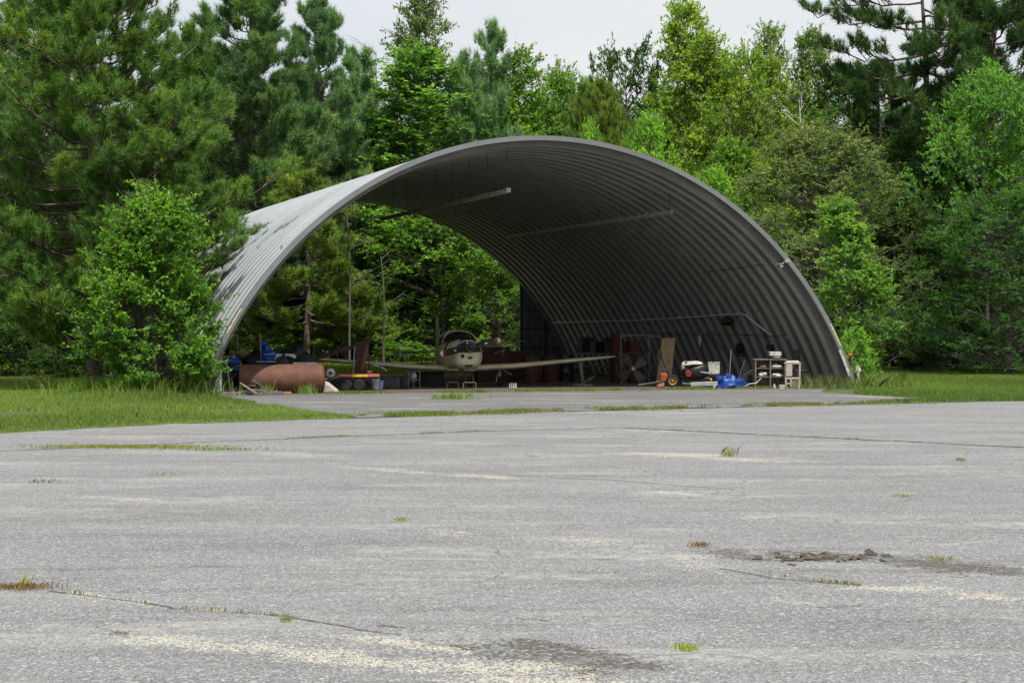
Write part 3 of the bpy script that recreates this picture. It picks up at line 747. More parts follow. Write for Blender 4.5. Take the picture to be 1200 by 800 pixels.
# broken asphalt in the pothole
rgc = random.Random(9)
def chunk(px, s, label, group=None, seed=0):
    c = G(*px); mb = MB(); mb.blob((0, 0, s[2] * .15), (s[0], s[1], s[2] * .8), seed, .5, 9, 6, fr=2.6)
    o = mb.build('asphalt_chunk', M_CHUNK, smooth=False); o.location = (c.x, c.y, .008); o.rotation_euler = (0, 0, seed)
    return tag(o, label, 'rubble', group)
chunk((948, 656), (.075, .05, .045), 'largest upright lump of broken asphalt in the heap', None, 3)
chunk((888, 655.5), (.05, .03, .02), 'leftmost flat lump of broken asphalt', None, 4)
chunk((1018, 650), (.045, .03, .032), 'dark lump at the top right of the broken asphalt', None, 5)
for i in range(46):
    px = rgc.uniform(905, 1040); base = 655 if px < 960 else 652
    py = base + rgc.gauss(0, 2.8) + (2 if px > 960 else 0)
    s = rgc.uniform(.008, .026)
    chunk((px, py), (s * 1.5, s, s * rgc.uniform(.5, .9)), 'small dark crumb of broken asphalt in the low heap on the right of the apron', 'small crumbs of broken asphalt', i + 20)

# ================================================================== HANGAR
def metal_sheet(name, col, dirt, rough=.45, metal=.35, seam=1.35, rib_shade=None):
    m = bpy.data.materials.new(name); n, l = nodes_of(m); b = n['Principled BSDF']
    uv = n.new('ShaderNodeUVMap'); tc = n.new('ShaderNodeTexCoord')
    v = uv.outputs[0]
    a = noise(n, l, v, .35, 7, .65, .3, 1.0); f = noise(n, l, v, 5, 6, .7, .2, 2)
    c = mixc(n, l, rng_(n, l, a, .3, .7), col, dirt)
    c = mixc(n, l, rng_(n, l, f, .45, .72, 0, .65), c, tuple(q * .6 for q in col))
    # lap joints and bolt rows
    br = n.new('ShaderNodeTexBrick'); br.inputs['Scale'].default_value = 1.0
    br.inputs['Brick Width'].default_value = 2.6; br.inputs['Row Height'].default_value = .61
    br.inputs['Mortar Size'].default_value = .018; br.inputs['Mortar Smooth'].default_value = .2
    br.inputs['Color1'].default_value = (.9, .9, .9, 1); br.inputs['Color2'].default_value = (1.08, 1.08, 1.08, 1); br.inputs['Mortar'].default_value = (*([seam] * 3), 1)
    l.new(v, br.inputs['Vector'])
    c = mixc(n, l, .9, c, br.outputs['Color'], 'MULTIPLY')
    if rib_shade:      # painted shade: a dark band in the colour at every rib
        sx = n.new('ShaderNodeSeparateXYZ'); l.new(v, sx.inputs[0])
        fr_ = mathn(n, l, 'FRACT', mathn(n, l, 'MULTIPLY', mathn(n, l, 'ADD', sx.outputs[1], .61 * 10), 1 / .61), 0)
        dd = mathn(n, l, 'ABSOLUTE', mathn(n, l, 'SUBTRACT', fr_, rib_shade[0]), 0)
        c = mixc(n, l, mathn(n, l, 'MULTIPLY', rng_(n, l, dd, rib_shade[1], rib_shade[1] * .55), rng_(n, l, f, .25, .5, .6, 1)), c, tuple(q * .25 for q in col))
    l.new(c, b.inputs['Base Color']); b.inputs['Roughness'].default_value = rough; b.inputs['Metallic'].default_value = metal
    bp = n.new('ShaderNodeBump'); bp.inputs['Strength'].default_value = .3; bp.inputs['Distance'].default_value = .02
    l.new(f, bp.inputs['Height']); l.new(bp.outputs[0], b.inputs['Normal'])
    return m
M_SHEET = metal_sheet('galvanised_sheet', (0.39, 0.415, 0.44), (0.30, 0.315, 0.33), .5, .3)
T0 = math.asin(-CE / BE)
hang = empty('hangar', (HX, HY, 0), TH, 'large open grey corrugated steel arch hangar standing behind the apron', 'hangar')
def prof(t, off=0.0):
    # point on the arch, moved inwards by off
    x = AE * math.cos(t); z = CE + BE * math.sin(t)
    nx = math.cos(t) / AE; nz = math.sin(t) / BE; k = math.hypot(nx, nz)
    return x - off * nx / k, z - off * nz / k
def arc_mesh(name, lo, m, t0=T0, t1=None, nt=110, closed_ring=False):
    """lo: list of (l, offset) cross profile swept along the arch"""
    t1 = PI - T0 if t1 is None else t1
    ts = np.linspace(t0, t1, nt); V = []; UV = []
    for t in ts:
        for (l_, o_) in lo:
            x, z = prof(t, o_)
            V.append((x, l_, max(z, 0.0))); UV.append((t * 10.2, l_))
    k = len(lo); F = []
    for i in range(nt - 1):
        for j in range(k if closed_ring else k - 1):
            j2 = (j + 1) % k
            F.append((i * k + j, i * k + j2, (i + 1) * k + j2, (i + 1) * k + j))
    me = bpy.data.meshes.new(name); me.from_pydata(V, [], F); me.update()
    uvl = me.uv_layers.new(name='UVMap')
    vi = np.zeros(len(me.loops), np.int32); me.loops.foreach_get('vertex_index', vi)
    uvl.data.foreach_set('uv', np.array(UV, np.float32)[vi].ravel())
    me.shade_smooth(); me.set_sharp_from_angle(angle=R(22))
    return link(name, me, m, hang)
PITCH = .61; NP = int(HLEN / PITCH); DEP = .24
lo = []
for i in range(NP):
    b_ = i * PITCH
    lo += [(b_ + .0, .0), (b_ + .20, .0), (b_ + .235, .20), (b_ + .40, .215), (b_ + .565, .20)]
lo += [(NP * PITCH, .0)]
# double skin so the steel has a thickness
th = [(a, o + .012) for a, o in lo][::-1]
arc_mesh('roof_shell', lo, M_SHEET)
M_INNER = metal_sheet('rib_shaded_inner_sheet', (0.52, 0.515, 0.495), (0.36, 0.35, 0.325), .6, .1, .85, (.37, .06))  # same steel, toned apart to set interior brightness, rib shade painted in
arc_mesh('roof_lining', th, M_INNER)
M_RIM = metal_sheet('rim_sheet', (0.24, 0.25, 0.26), (0.17, 0.17, 0.175), .5, .3, 1.1)
arc_mesh('front_rim', [(-.05, -.03), (-.05, .10), (-.035, .10), (-.035, -.015), (.10, -.015), (.10, -.03)], M_RIM, closed_ring=True)
arc_mesh('rear_rim', [(NP * PITCH + .03, 0), (NP * PITCH + .03, .2), (NP * PITCH + .018, .2), (NP * PITCH + .018, 0)], M_RIM, closed_ring=True)
# yellow paint marks on the rim, both sides
for (a, b_) in ((T0 + .13, T0 + .20), (PI - T0 - .24, PI - T0 - .17)):
    arc_mesh('yellow_mark', [(-.054, -.01), (-.054, .03)], mat('faded_yellow_mark', (.55, .53, .27), .8, scale=25, var=.5), a, b_, 8)
arc_mesh('pale_patch', [(-.054, .05), (-.054, .13)], M_WHITE, T0 + .04, T0 + .12, 8)
# foundation curbs
for s in (-1, 1):
    MB().box((s * 9.62, 10.5, .06), (.4, 21.6, .14)).build('foundation_curb', M_CONC, hang)
# rear end wall: the right part still sheeted
ew = MB(); ul, ur = 7.25, 9.4; yb = NP * PITCH - .02; k_ = 0; xs = []
u = ul
while u < ur:
    xs += [(u, 0), (u + .12, 0), (u + .15, .05), (u + .19, .05)]; u += .22
vs = []; fs = []
for (x, dy) in xs:
    top = CE + BE * math.sqrt(max(0, 1 - (min(x, 9.45) / AE) ** 2)) - .22
    vs += [(x, yb - dy, 0), (x, yb - dy, max(.1, top))]
fs = [(2 * i, 2 * i + 2, 2 * i + 3, 2 * i + 1) for i in range(len(xs) - 1)]
ew._add(vs, fs); M_DSHEET = mat('dull_blue_sheet', (0.13, 0.15, 0.17), .5, .3, scale=3, var=.3)
ewo = ew.build('end_wall', M_DSHEET, hang, smooth=False)
fr = MB(); fr.bar((ul - .03, yb - .12, 0), (ul - .03, yb - .12, 3.6), .1, .1)
for z in (1.0, 1.75, 2.5): fr.bar((ul + .03, yb - .12, z), (9.0 - z * .25, yb - .12, z), .05, .05)
fr.bar((8.3, yb - .12, .0), (8.3, yb - .12, 2.2), .06, .06)
fr.build('end_wall_frame', M_DSTEEL, hang)
# pipe along the right wall with its drop
def wallpt(l, v, off=.31):
    s = math.sin(math.asin(min(1, (v - CE) / BE))); u_ = AE * math.sqrt(1 - ((v - CE) / BE) ** 2) - off; return (u_, l, v)
MB().tube([wallpt(20.6, 2.0), wallpt(16, 2.03), wallpt(12, 2.05), wallpt(8, 2.12), wallpt(4.4, 2.2), wallpt(4.2, 2.15), wallpt(3.2, 1.5)], .026, 8).build('wall_pipe', M_WPAINT, hang)
MB().tube([wallpt(12, 1.62), wallpt(9, 1.55), wallpt(6, 1.56), wallpt(3.1, 1.5), wallpt(2.2, 1.52)], .010, 6).build('wall_cable', M_BLACK, hang)
MB().tube([wallpt(5.2, 3.5), wallpt(3.8, 3.52), wallpt(2.6, 3.55), wallpt(1.0, 3.6)], .009, 6).build('wall_cable', M_BLACK, hang)
def sheet_paper(l, v, w, h, name='notice'):
    a = Vector(wallpt(l, v - h / 2, .16)); b = Vector(wallpt(l, v + h / 2, .16)); d = Vector((0, w, 0))
    mb = MB(); mb._add([a, a + d, b + d, b], [(0, 1, 2, 3)])
    o = mb.build(name, M_PAPER, hang); md = o.modifiers.new('th', 'SOLIDIFY'); md.thickness = .006
sheet_paper(.42, 1.18, .2, .5, 'white_panel'); sheet_paper(2.45, 1.45, .26, .13, 'small_sign')

# hanging rails and their wires
for i, (u_, l0, l1, v0, lab) in enumerate(((-.95, .75, 13.2, 5.5, 'long pale rail hanging on wires left of the crown of the arch'), (4.5, 1.8, 15.5, 5.12, 'long dark rail hanging under the right slope of the arch'))):
    e = empty('hanging_rail', Hh(u_, l0, v0), TH, lab, 'rail', 'hanging rails under the roof')
    L = l1 - l0
    mb = MB(); mb.box((0, L / 2, 0), (.07, L, .09)); mb.box((0, L / 2, -.055), (.12, L, .02))
    mb.build('rail_beam', mat('pale_rail', (.42, .39, .33), .6, scale=6, var=.4), e)
    MB().box((0, -.02, 0), (.13, .05, .14)).build('end_cap', M_GALV if i == 0 else M_STEEL, e, bevel=.01)
    roof_z = CE + BE * math.sqrt(1 - (u_ / AE) ** 2) - .2
    for k in range(8):
        y = .1 + k * L / 8
        MB().tube([(0, y, .04), (0, y, roof_z - v0)], .010, 5).build('hanger_wire', M_DSTEEL, e)
# security cameras on the rim
def seccam(loc, rz, label, arm=(0, .25, .1)):
    e = empty('security_camera', loc, rz, label, 'camera', 'security cameras on the hangar rim')
    MB().lathe([(.0, -.16), (.045, -.16), (.05, -.1), (.05, .12), (.03, .15), (0, .15)], axis='y', n=16).build('camera_body', M_WHITE, e)
    MB().lathe([(.0, -.175), (.034, -.172), (.036, -.155), (0, -.155)], axis='y', n=16).build('lens', M_BLACK, e)
    MB().tube([(0, .02, .04), (arm[0] * .6, arm[1] * .6, .14), arm], .02, 8).box(arm, (.1, .1, .1)).build('bracket', M_WHITE, e, bevel=.008)
    MB().box((.0, -.04, .065), (.12, .3, .012)).build('sun_hood', M_WHITE, e)
seccam(P(338, 297, 44.6), .9, 'white security camera under the left slope of the arch rim', (-.12, .08, .16))
seccam(P(915, 312, 48.9), -.5, 'white security camera under the right slope of the arch rim', (.18, .06, .15))
# bracing white post at the left foot
pe = empty('corner_post', P(256, 462, 43.6) * 1.0, 0, 'peeling white timber post at the left foot of the arch', 'post'); pe.location.z = 0
MB().box((0, 0, .56), (.15, .15, 1.12)).build('post_board', M_WPAINT, pe, bevel=.01)
MB().box((.2, -.05, .05), (.75, .12, .09), (0, 0, .1)).build('foot_board', M_GWOOD, pe, bevel=.01)
MB().box((-.02, 0, 1.15), (.24, .2, .06), (0, .1, 0)).build('cap_board', M_GWOOD, pe, bevel=.008)

# ================================================================== AEROPLANE
def at(px, Z): return ((px - 600) * Z / FPX, Z, 0)
M_GLASS = bpy.data.materials.new('canopy_glass'); n, l = nodes_of(M_GLASS)
_t = n.new('ShaderNodeBsdfTransparent'); _t.inputs[0].default_value = (.42, .42, .36, 1)
_g = n.new('ShaderNodeBsdfGlossy'); _g.inputs['Roughness'].default_value = .12
_m = n.new('ShaderNodeMixShader'); _m.inputs[0].default_value = .22
l.new(_t.outputs[0], _m.inputs[1]); l.new(_g.outputs[0], _m.inputs[2]); l.new(_m.outputs[0], n['Material Output'].inputs['Surface'])

pl = empty('aeroplane', (-1.56, 50.5, 0), .2, 'cream low-wing light aeroplane with bubble canopy propped up inside the hangar', 'aeroplane')
def srect(y, hw, zb, zt, n_=28, e=2.6, cx=0):
    out = []; zc = (zb + zt) / 2; hh = (zt - zb) / 2
    for k in range(n_):
        a = 2 * PI * k / n_; c, s = math.cos(a), math.sin(a)
        out.append((cx + hw * math.copysign(abs(c) ** (2 / e), c), y, zc + hh * math.copysign(abs(s) ** (2 / e), s)))
    return out
SEC = [(-1.50, .30, .68, 1.22), (-1.44, .38, .61, 1.29), (-1.30, .45, .56, 1.35), (-.9, .52, .50, 1.41), (-.3, .56, .46, 1.44), (.6, .56, .45, 1.40), (1.6, .48, .5, 1.3),
       (2.8, .30, .64, 1.18), (3.8, .15, .76, 1.1), (4.4, .05, .86, 1.04)]
MB().loft([srect(*s_) for s_ in SEC]).build('fuselage', M_CREAM, pl)
g = MB()
ring0 = []; ring1 = []
for k in range(15):
    a = R(14 + 152 * k / 14)
    for (y, hw, zc, hh, lst) in ((-1.515, .395, .93, .40, ring0), (-.55, .565, .93, .525, ring1)):
        lst.append((hw * math.copysign(abs(math.cos(a)) ** .8, math.cos(a)), y, zc + hh * math.sin(a) ** .8))
vs = ring0 + ring1 + [(0, -1.515, 1.03)]
g._add(vs, [(i, i + 1, 16 + i, 15 + i) for i in range(14)] + [(30, i + 1, i) for i in range(14)])
g.build('antiglare_panel', M_GLARE, pl)
# raised bright lip of the cowl
lip = MB(); lip.tube([(.42 * math.cos(R(20 + 140 * k / 12)), -1.44, .95 + .43 * math.sin(R(20 + 140 * k / 12))) for k in range(13)], .016, 6); lip.build('cowl_lip', M_ALU, pl)
# intake openings, emblem ring, rivet line
MB().box((.06, -1.515, .89), (.13, .03, .06)).build('air_intake', M_BLACK, pl)
MB().box((.02, -1.47, .66), (.2, .09, .07)).build('air_intake', M_BLACK, pl)
MB().lathe([(.05, -1.525), (.055, -1.515), (.055, -1.49), (.03, -1.49), (.03, -1.525), (.05, -1.525)], (-.16, 0, .93), 'y', 16).build('emblem_ring', M_DSTEEL, pl)
rv = MB()
for k in range(19):
    a = R(200 + 140 * k / 18); rv.lathe([(0, -.006), (.008, 0), (.008, .01)], (.33 * math.cos(a), -1.50, .93 + .27 * math.sin(a)), 'y', 6)
rv.build('rivets', M_DSTEEL, pl)
# canopy: glass bubble with frames, seats inside
def cano(y):
    t = (y + .55) / 2.35; h = math.sin(PI * min(1, max(0, t)) ** .72) ** .62 if 0 < t < 1 else 0
    return .16 + .36 * max(h, 0) ** .5, 1.36 + .31 * h
rings = []
for i in range(15):
    y = -.55 + 2.35 * (i + .15) / 14.4; hw, top = cano(y)
    rings.append([(hw * math.cos(PI * k / 16), y + .0, 1.28 + (top - 1.28) * math.sin(PI * k / 16) ** .8) for k in range(17)])
cb = MB(); vs = [v for r_ in rings for v in r_]; cb._add(vs, [(i * 17 + k, i * 17 + k + 1, (i + 1) * 17 + k + 1, (i + 1) * 17 + k) for i in range(14) for k in range(16)])
can = cb.build('canopy', M_GLASS, pl)
def frame(y0, tilt, r_, name='canopy_frame'):
    hw, top = cano(y0); pts_ = []
    for k in range(17):
        a = PI * k / 16; z = 1.28 + (top - 1.27) * math.sin(a) ** .8
        pts_.append((hw * math.cos(a) * 1.01, y0 + (z - 1.7) * tilt, z))
    MB().tube(pts_, r_, 6).build(name, M_ALU, can)
frame(.05, 0.35, .014); frame(.75, 0, .018); frame(1.5, 0, .016)
for s in (-1, 1):
    MB().blob((s * .24, .95, 1.38), (.2, .08, .26), 5 + s, .05).blob((s * .24, .75, 1.15), (.2, .25, .08), 3, .05).build('seat', M_SEAT, pl)
bk = MB(); bk._add([(.0, 1.3, 1.2)] + [(.42 * math.cos(PI * k / 12), 1.3, 1.22 + .40 * math.sin(PI * k / 12)) for k in range(13)], [(0, k + 1, k + 2) for k in range(12)]); bk.build('rear_bulkhead', M_SEAT, pl, smooth=False)
MB().box((0, .0, 1.40), (.8, .12, .12)).build('dashboard', M_GLARE, pl, bevel=.02)
MB().tube([(0, 1.2, 1.68), (0, 1.22, 2.12)], .006, 5).tube([(.1, 1.3, 1.66), (.35, 1.9, 1.95)], .006, 5).build('antenna', M_DSTEEL, pl)
# wings
def wing(s):
    rings = []; 
    for (x, y0, ch, z, th_) in ((.0, -.48, 1.62, .54, .20), (.6, -.48, 1.6, .55, .20), (1.6, -.44, 1.5, .60, .18), (3.2, -.34, 1.22, .745, .13), (4.3, -.22, .98, .84, .095), (4.62, -.1, .78, .872, .07), (4.75, .08, .45, .885, .03)):
        af = [(0, 0), (.03, .3), (.10, .46), (.28, .55), (.55, .42), (.8, .2), (1, .02), (1, -.02), (.7, -.22), (.3, -.42), (.1, -.36), (.03, -.22)]
        rings.append([(s * x, y0 + a * ch, z + b * th_) for a, b in af])
    o = MB().loft(rings).build('wing', M_CREAM, pl)
    MB().bar((s * 1.9, 1.0, .64), (s * 3.1, .86, .755), .012, .03).bar((s * 3.15, .85, .75), (s * 4.2, .70, .84), .012, .02).build('aileron_gap', M_DSTEEL, o)
    MB().blob((s * 4.76, .2, .885), (.05, .11, .03), 2, .05).build('wingtip_lamp', M_WHITE if s > 0 else M_RED, o)
for s in (-1, 1): wing(s)
# dark mat lying on the left wing root, tail surfaces
MB().box((-1.0, .1, .70), (.5, .7, .03), (0, -.03, .1)).build('wing_walk', M_GLARE, pl)
fin = MB(); fin.loft([[(x * w_, y, z) for (x, y) in ((0, y0), (1, y0 + .2), (1, y1 - .2), (0, y1), (-1, y1 - .2), (-1, y0 + .2))] for (z, y0, y1, w_) in ((.95, 3.2, 4.5, .05), (1.5, 3.65, 4.5, .045), (2.08, 4.0, 4.5, .035), (2.12, 4.1, 4.45, .015))])
fin.build('tail_fin', M_CREAM, pl)
tp_ = MB(); tp_.loft([[(x, y0 + a * .8, 1.0 + b) for a, b in ((0, 0), (.2, .035), (1, .0), (.2, -.035))] for (x, y0) in ((-1.45, 3.75), (0, 3.6), (1.45, 3.75))]); tp_.build('tailplane', M_CREAM, pl)
# propeller
sp = MB().lathe([(0, -1.92), (.05, -1.90), (.10, -1.84), (.125, -1.74), (.13, -1.66), (.09, -1.6), (.06, -1.5)], (0.03, 0, 1.20), 'y', 20).build('propeller_hub', M_DSTEEL, pl)
MB().tube([(.03 + .115 * math.cos(2 * PI * k / 16), -1.76, 1.20 + .115 * math.sin(2 * PI * k / 16)) for k in range(17)], .012, 5).build('hub_ring', M_ALU, sp)
MB().box((-.06, -1.70, 1.33), (.035, .05, .09)).build('hub_bolt', M_ALU, sp)
for s, ang in ((1, R(13)), (-1, R(193))):
    ca, sa = math.cos(ang), math.sin(ang)
    def bp(r_, w_, t_, tw):
        out = []
        for (a, b) in ((-1, 0), (-.5, .6), (.5, .6), (1, 0), (.5, -.6), (-.5, -.6)):
            dy = a * w_ * math.sin(tw) + b * t_ * math.cos(tw); dn = a * w_ * math.cos(tw) - b * t_ * math.sin(tw)
            out.append((.03 + ca * r_ - sa * dn, -1.72 + dy, 1.20 + sa * r_ + ca * dn))
        return out
    prf = [(.08, .05, .04, .9), (.2, .075, .035, .7), (.4, .105, .022, .5), (.62, .11, .016, .35), (.74, .10, .012, .3)]
    bl = MB().loft([bp(*q) for q in prf]).build('propeller_blade', M_GLARE, pl)
    MB().loft([bp(*q) for q in ((.742, .10, .012, .3), (.815, .088, .011, .28))]).build('red_band', M_RED, bl)
    MB().loft([bp(*q) for q in ((.817, .088, .011, .28), (.87, .065, .010, .25), (.895, .025, .008, .25))]).build('white_tip', M_WHITE, bl)
    q = Vector(bp(.46, 0, 0, .4)[0]); MB().box((q.x, q.y - .028, q.z), (.07, .004, .05), (0, -ang, 0)).build('white_decal', M_WHITE, bl)
# landing legs
for s in (-1, 1):
    g = MB().tube([(s * 1.25, .25, .6), (s * 1.27, .2, .42), (s * 1.25, .16, .2)], [.035, .03, .028], 8).tube([(s * 1.25, .2, .55), (s * 1.6, .1, .36)], .014, 6).tube([(s * 1.22, .2, .42), (s * 1.1, -.05, .15)], .014, 6)
    lg = g.build('landing_leg', M_WHITE if s > 0 else M_DSTEEL, pl)
    MB().lathe([(.05, -.05), (.13, -.055), (.15, -.03), (.15, .03), (.13, .055), (.05, .05)], (s * 1.25, .16, .155), 'x', 18).build('wheel', M_RUBBER, lg)
# brown steel trestle under the nose
for i, (px, Z, w_, lab) in enumerate(((531, 49.0, .22, 'left brown steel trestle propping the nose of the aeroplane'), (550.5, 48.9, .24, 'right brown steel trestle propping the nose of the aeroplane'))):
    e = empty('trestle', at(px, Z), 0, lab, 'trestle', 'trestles under the aeroplane nose')
    for a in (-1, 1):
        for b in (-1, 1): MB().tube([(a * w_ * .5, b * .25, .0 if b else 0), (a * w_ * .36, b * .12, .53)], .015, 6).build('leg', M_DRUST, e)
    MB().box((0, 0, .545), (w_ + .12, .34, .05)).build('top_plate', M_WOOD, e, bevel=.006)
    MB().tube([(-w_ * .75, -.26, .02), (-w_ * .75, -.26, .17), (-w_ * .6, -.26, .19), (w_ * .6, -.26, .19), (w_ * .75, -.26, .17), (w_ * .75, -.26, .02)], .014, 6).build('foot_hoop', M_WOOD, e)

# ================================================================== THINGS LEFT OF THE AEROPLANE
tk = empty('steel_tank', P(329, 458, 45.1), .20, 'big rusty brown steel tank lying on its side by the left foot of the arch', 'tank'); tk.location.z = 0
tr_ = .385; L2 = 1.10
MB().lathe([(.0, L2 + .07), (.2, L2 + .055), (.34, L2 + .02), (tr_, L2 - .03), (tr_ + .006, L2 - .1), (tr_, L2 - .12), (tr_ + .002, .0), (tr_ + .006, -.04), (tr_, -.08), (tr_, -L2 + .06), (tr_ + .008, -L2 + .03), (tr_ + .008, -L2), (tr_ - .012, -L2), (tr_ - .02, -L2 + .12), (tr_ - .10, -L2 + .17), (0, -L2 + .2)], (0, 0, tr_), 'x', 48).build('tank_shell', M_RUST, tk)
MB().tube([(L2 + .02, 0, tr_ - .02), (L2 + .13, 0, tr_ - .02)], .035, 10).build('pipe_stub', M_RUST, tk)
for x in (-.62, .66): MB().box((x, -.02, .03), (.12, .55, .06)).build('cradle_block', M_GWOOD, tk)
tag(MB().box((0, 0, .03), (.2, .1, .055), (0, 0, .1)).build('brick', M_BRICK, None, bevel=.004, loc=P(337, 459, 44.5)[:2] + (.012,)), 'single orange brick lying before the rusty tank', 'brick')
# concrete wedge
wd = MB().prism([(-.28, 0), (.30, 0), (.20, .1), (-.02, .27), (-.16, .30), (-.22, .26)], .42).build('concrete_wedge', M_CONC, None, bevel=.02, loc=(at(384, 45.8)[0], 45.8, .01), rot=(0, 0, -.1))
tag(wd, 'pale wedge-shaped slab at the right end of the rusty tank', 'slab')
# pile of boards
bdl = ['long bleached board lying across the top of the debris pile', 'dark crooked board at the bottom of the debris pile', 'grey board pointing right out of the debris pile', 'short brown board at the back of the debris pile', 'thin grey lath at the left of the debris pile', 'split board standing on edge in the debris pile', 'stubby board end nearest the white post']
for i, (x0, z0, x1, z1, w_, dy) in enumerate(((296, .36, 318, .06, .07, 0), (284, .06, 306, .05, .1, -.25), (292, .14, 313, .10, .08, -.1), (278, .2, 298, .24, .06, .2), (272, .12, 292, .3, .04, .1), (282, .3, 300, .05, .07, -.3), (266, .10, 286, .05, .09, .25))):
    Z = 44.4 + dy; a = Vector(at(x0, Z)); a.z = z0; b = Vector(at(x1, Z + (-.5 if i % 2 else .4))); b.z = z1
    tag(MB().bar(a, b, w_, .03).build('loose_board', M_GWOOD if i != 3 else M_WOOD, None, bevel=.004), bdl[i], 'board', 'loose boards in the debris pile')
# branches and scraps around it
sc = MB(); rgs = random.Random(5)
for k in range(90):
    c = Vector((rgs.uniform(-.75, .9), rgs.uniform(-.5, .5), rgs.uniform(.01, .12))); d = Vector((rgs.uniform(-.2, .2), rgs.uniform(-.15, .15), rgs.uniform(-.03, .05))); sc.tube([c - d, c + d], rgs.uniform(.004, .012), 4)
o = sc.build('scrap_twigs', M_GWOOD, None, loc=at(290, 44.3)); tag(o, 'litter of splinters and twigs under the debris boards', 'wood litter', kind='stuff')

# blue all-terrain machine behind the white post
qd = empty('garden_tractor', at(266, 45.6), .2, 'blue riding tractor half hidden behind the white post', 'tractor')
MB().blob((.05, 0, .82), (.34, .3, .12), 3, .12).blob((.28, -.1, .62), (.22, .16, .09), 5, .1).build('hood', M_BLUE, qd)
MB().box((-.12, 0, .92), (.2, .3, .14), (0, .3, 0)).build('red_panel', M_RED, qd, bevel=.02)
MB().box((.1, 0, .45), (.5, .4, .22)).box((.2, -.1, .3), (.2, .3, .3), (0, .4, 0)).build('engine', M_DSTEEL, qd, bevel=.02)
MB().blob((.38, -.15, .5), (.10, .1, .09), 9, .1).build('blue_fender', M_BLUE, qd)
for x in (-.1, .32): MB().lathe([(.06, -.1), (.2, -.11), (.24, -.06), (.24, .06), (.2, .11), (.06, .1)], (x, -.22, .24), 'y', 24).build('wheel', M_RUBBER, qd)
MB().tube([(-.1, .05, 1.0), (-.2, .1, 1.12), (.0, .15, 1.15), (.15, .1, 1.08)], .02, 6).build('handlebar', M_BLACK, qd)
def pole(x0, y0, x1, y1, Z, r_, m, lab, name='pole', cat='pole', grp=None, dz=0):
    a = P(x0, y0, Z); b = P(x1, y1, Z + dz); 
    if y0 > 446: a.z = 0
    e = MB().tube([a, b], r_, 8).build(name, m, None); return tag(e, lab, cat, grp)
pole(274, 457, 269, 396, 45.0, .028, M_BLACK, 'dark upright pole between the white post and the rusty tank')
pole(271, 455, 265, 425, 44.7, .020, M_WHITE, 'white slanting stick leaning beside the blue tractor')
pole(306, 445, 305, 391, 47.2, .02, M_STEEL, 'thin grey pole rising behind the left half of the tank')
pole(280, 445, 278, 394, 47.8, .016, M_GALV, 'thin pale pole behind the blue tractor')
# things piled behind the tank
bx = empty('blue_cooler', at(317.5, 46.9), .1, 'bright blue cooler with pale blue domed lid behind the rusty tank', 'cooler'); bx.location.z = .70
MB().box((0, 0, .16), (.30, .26, .28), taper=1.08).build('cooler_body', M_BLUE, bx, bevel=.04)
MB().box((0, 0, .315), (.35, .3, .03)).build('rim', M_LBLUE, bx, bevel=.01)
MB().blob((0, 0, .33), (.155, .14, .11), 1, .02, flat=0).build('lid', M_BLUE, bx)
tag(MB().box((0, 0, .34), (.9, .6, .68)).build('crate', M_DSTEEL, None, bevel=.03, loc=at(316, 46.9)), 'dark crate under the blue cooler behind the rusty tank', 'crate')
tag(MB().lathe([(0, .0), (.09, .0), (.09, .16), (.05, .2), (.0, .2)], (0, 0, 0), 'z', 16).build('blue_jug', M_BLUE, None, loc=(at(312, 47.3)[0], 47.3, 1.08)), 'small blue jug standing just left behind the domed cooler', 'jug')
tag(MB().box((0, 0, .36), (.16, .12, .74)).build('blue_board', M_BLUE, None, bevel=.01, loc=(at(309, 47.4)[0], 47.4, .66)), 'dark blue upright panel left of the domed cooler', 'panel')
tag(MB().box((0, 0, .3), (.6, .5, .6)).build('stool_box', M_DSTEEL, None, loc=at(311, 47.5), bevel=.02), 'dark box behind the left of the crate', 'box')
wc = MB(); wc.prism([(-.28, 0), (-.22, .16), (.26, .14), (.3, .02), (.08, .1), (-.10, .0), (-.16, -.12)], .3); tag(wc.build('white_cowling', M_WHITE, None, bevel=.02, loc=(at(334, 46.6)[0], 46.6, .88)), 'white curved plastic cowling lying behind the top of the tank', 'cowling')
def cover(px, Z, d, seed, lab, m=M_CLOTH, name='covered_machine', cat='covered machine', grp='black covered machines behind the tank'):
    mb = MB().blob((0, 0, d[2] * .5), (d[0], d[1], d[2] * .55), seed, .22, 26, 16, flat=d[2] * .5)
    return tag(mb.build(name, m, None, loc=at(px, Z)), lab, cat, grp)
cover(297, 47.6, (.42, .4, 1.02), 4, 'low black draped hump between the grey pole and the blue tractor')
cover(342, 47.6, (.66, .45, 1.08), 7, 'broad black draped hump right of the blue cooler')
cover(331, 46.45, (.34, .2, .92), 17, 'small black hump tucked under the white cowling')
cover(357, 47.4, (.5, .4, .98), 11, 'flat black draped hump behind the right end of the tank')
tag(MB().blob((0, 0, .5), (.22, .16, .12), 6, .3).build('camo_bundle', M_PLY, None, loc=(at(284, 47.6)[0], 47.6, .52)), 'tan bundle lying on the heap behind the blue tractor', 'bundle')
tag(MB().box((0, 0, .25), (.5, .4, .5)).build('plinth_box', M_DSTEEL, None, loc=at(284, 47.6), bevel=.02), 'dark box carrying the tan bundle', 'box')
tag(MB().box((0, 0, .015), (.62, .35, .03)).build('storage_tray', M_LBLUE, None, bevel=.008, loc=(at(315, 46.6)[0], 46.5, .80)), 'pale blue flat tray just above the tank under the cooler', 'tray')
tag(MB().box((0, 0, .4), (.66, .3, .8)).build('pale_chest', M_WHITE, None, bevel=.02, loc=at(358, 46.5)), 'pale chest whose top edge shows above the right of the tank', 'chest')
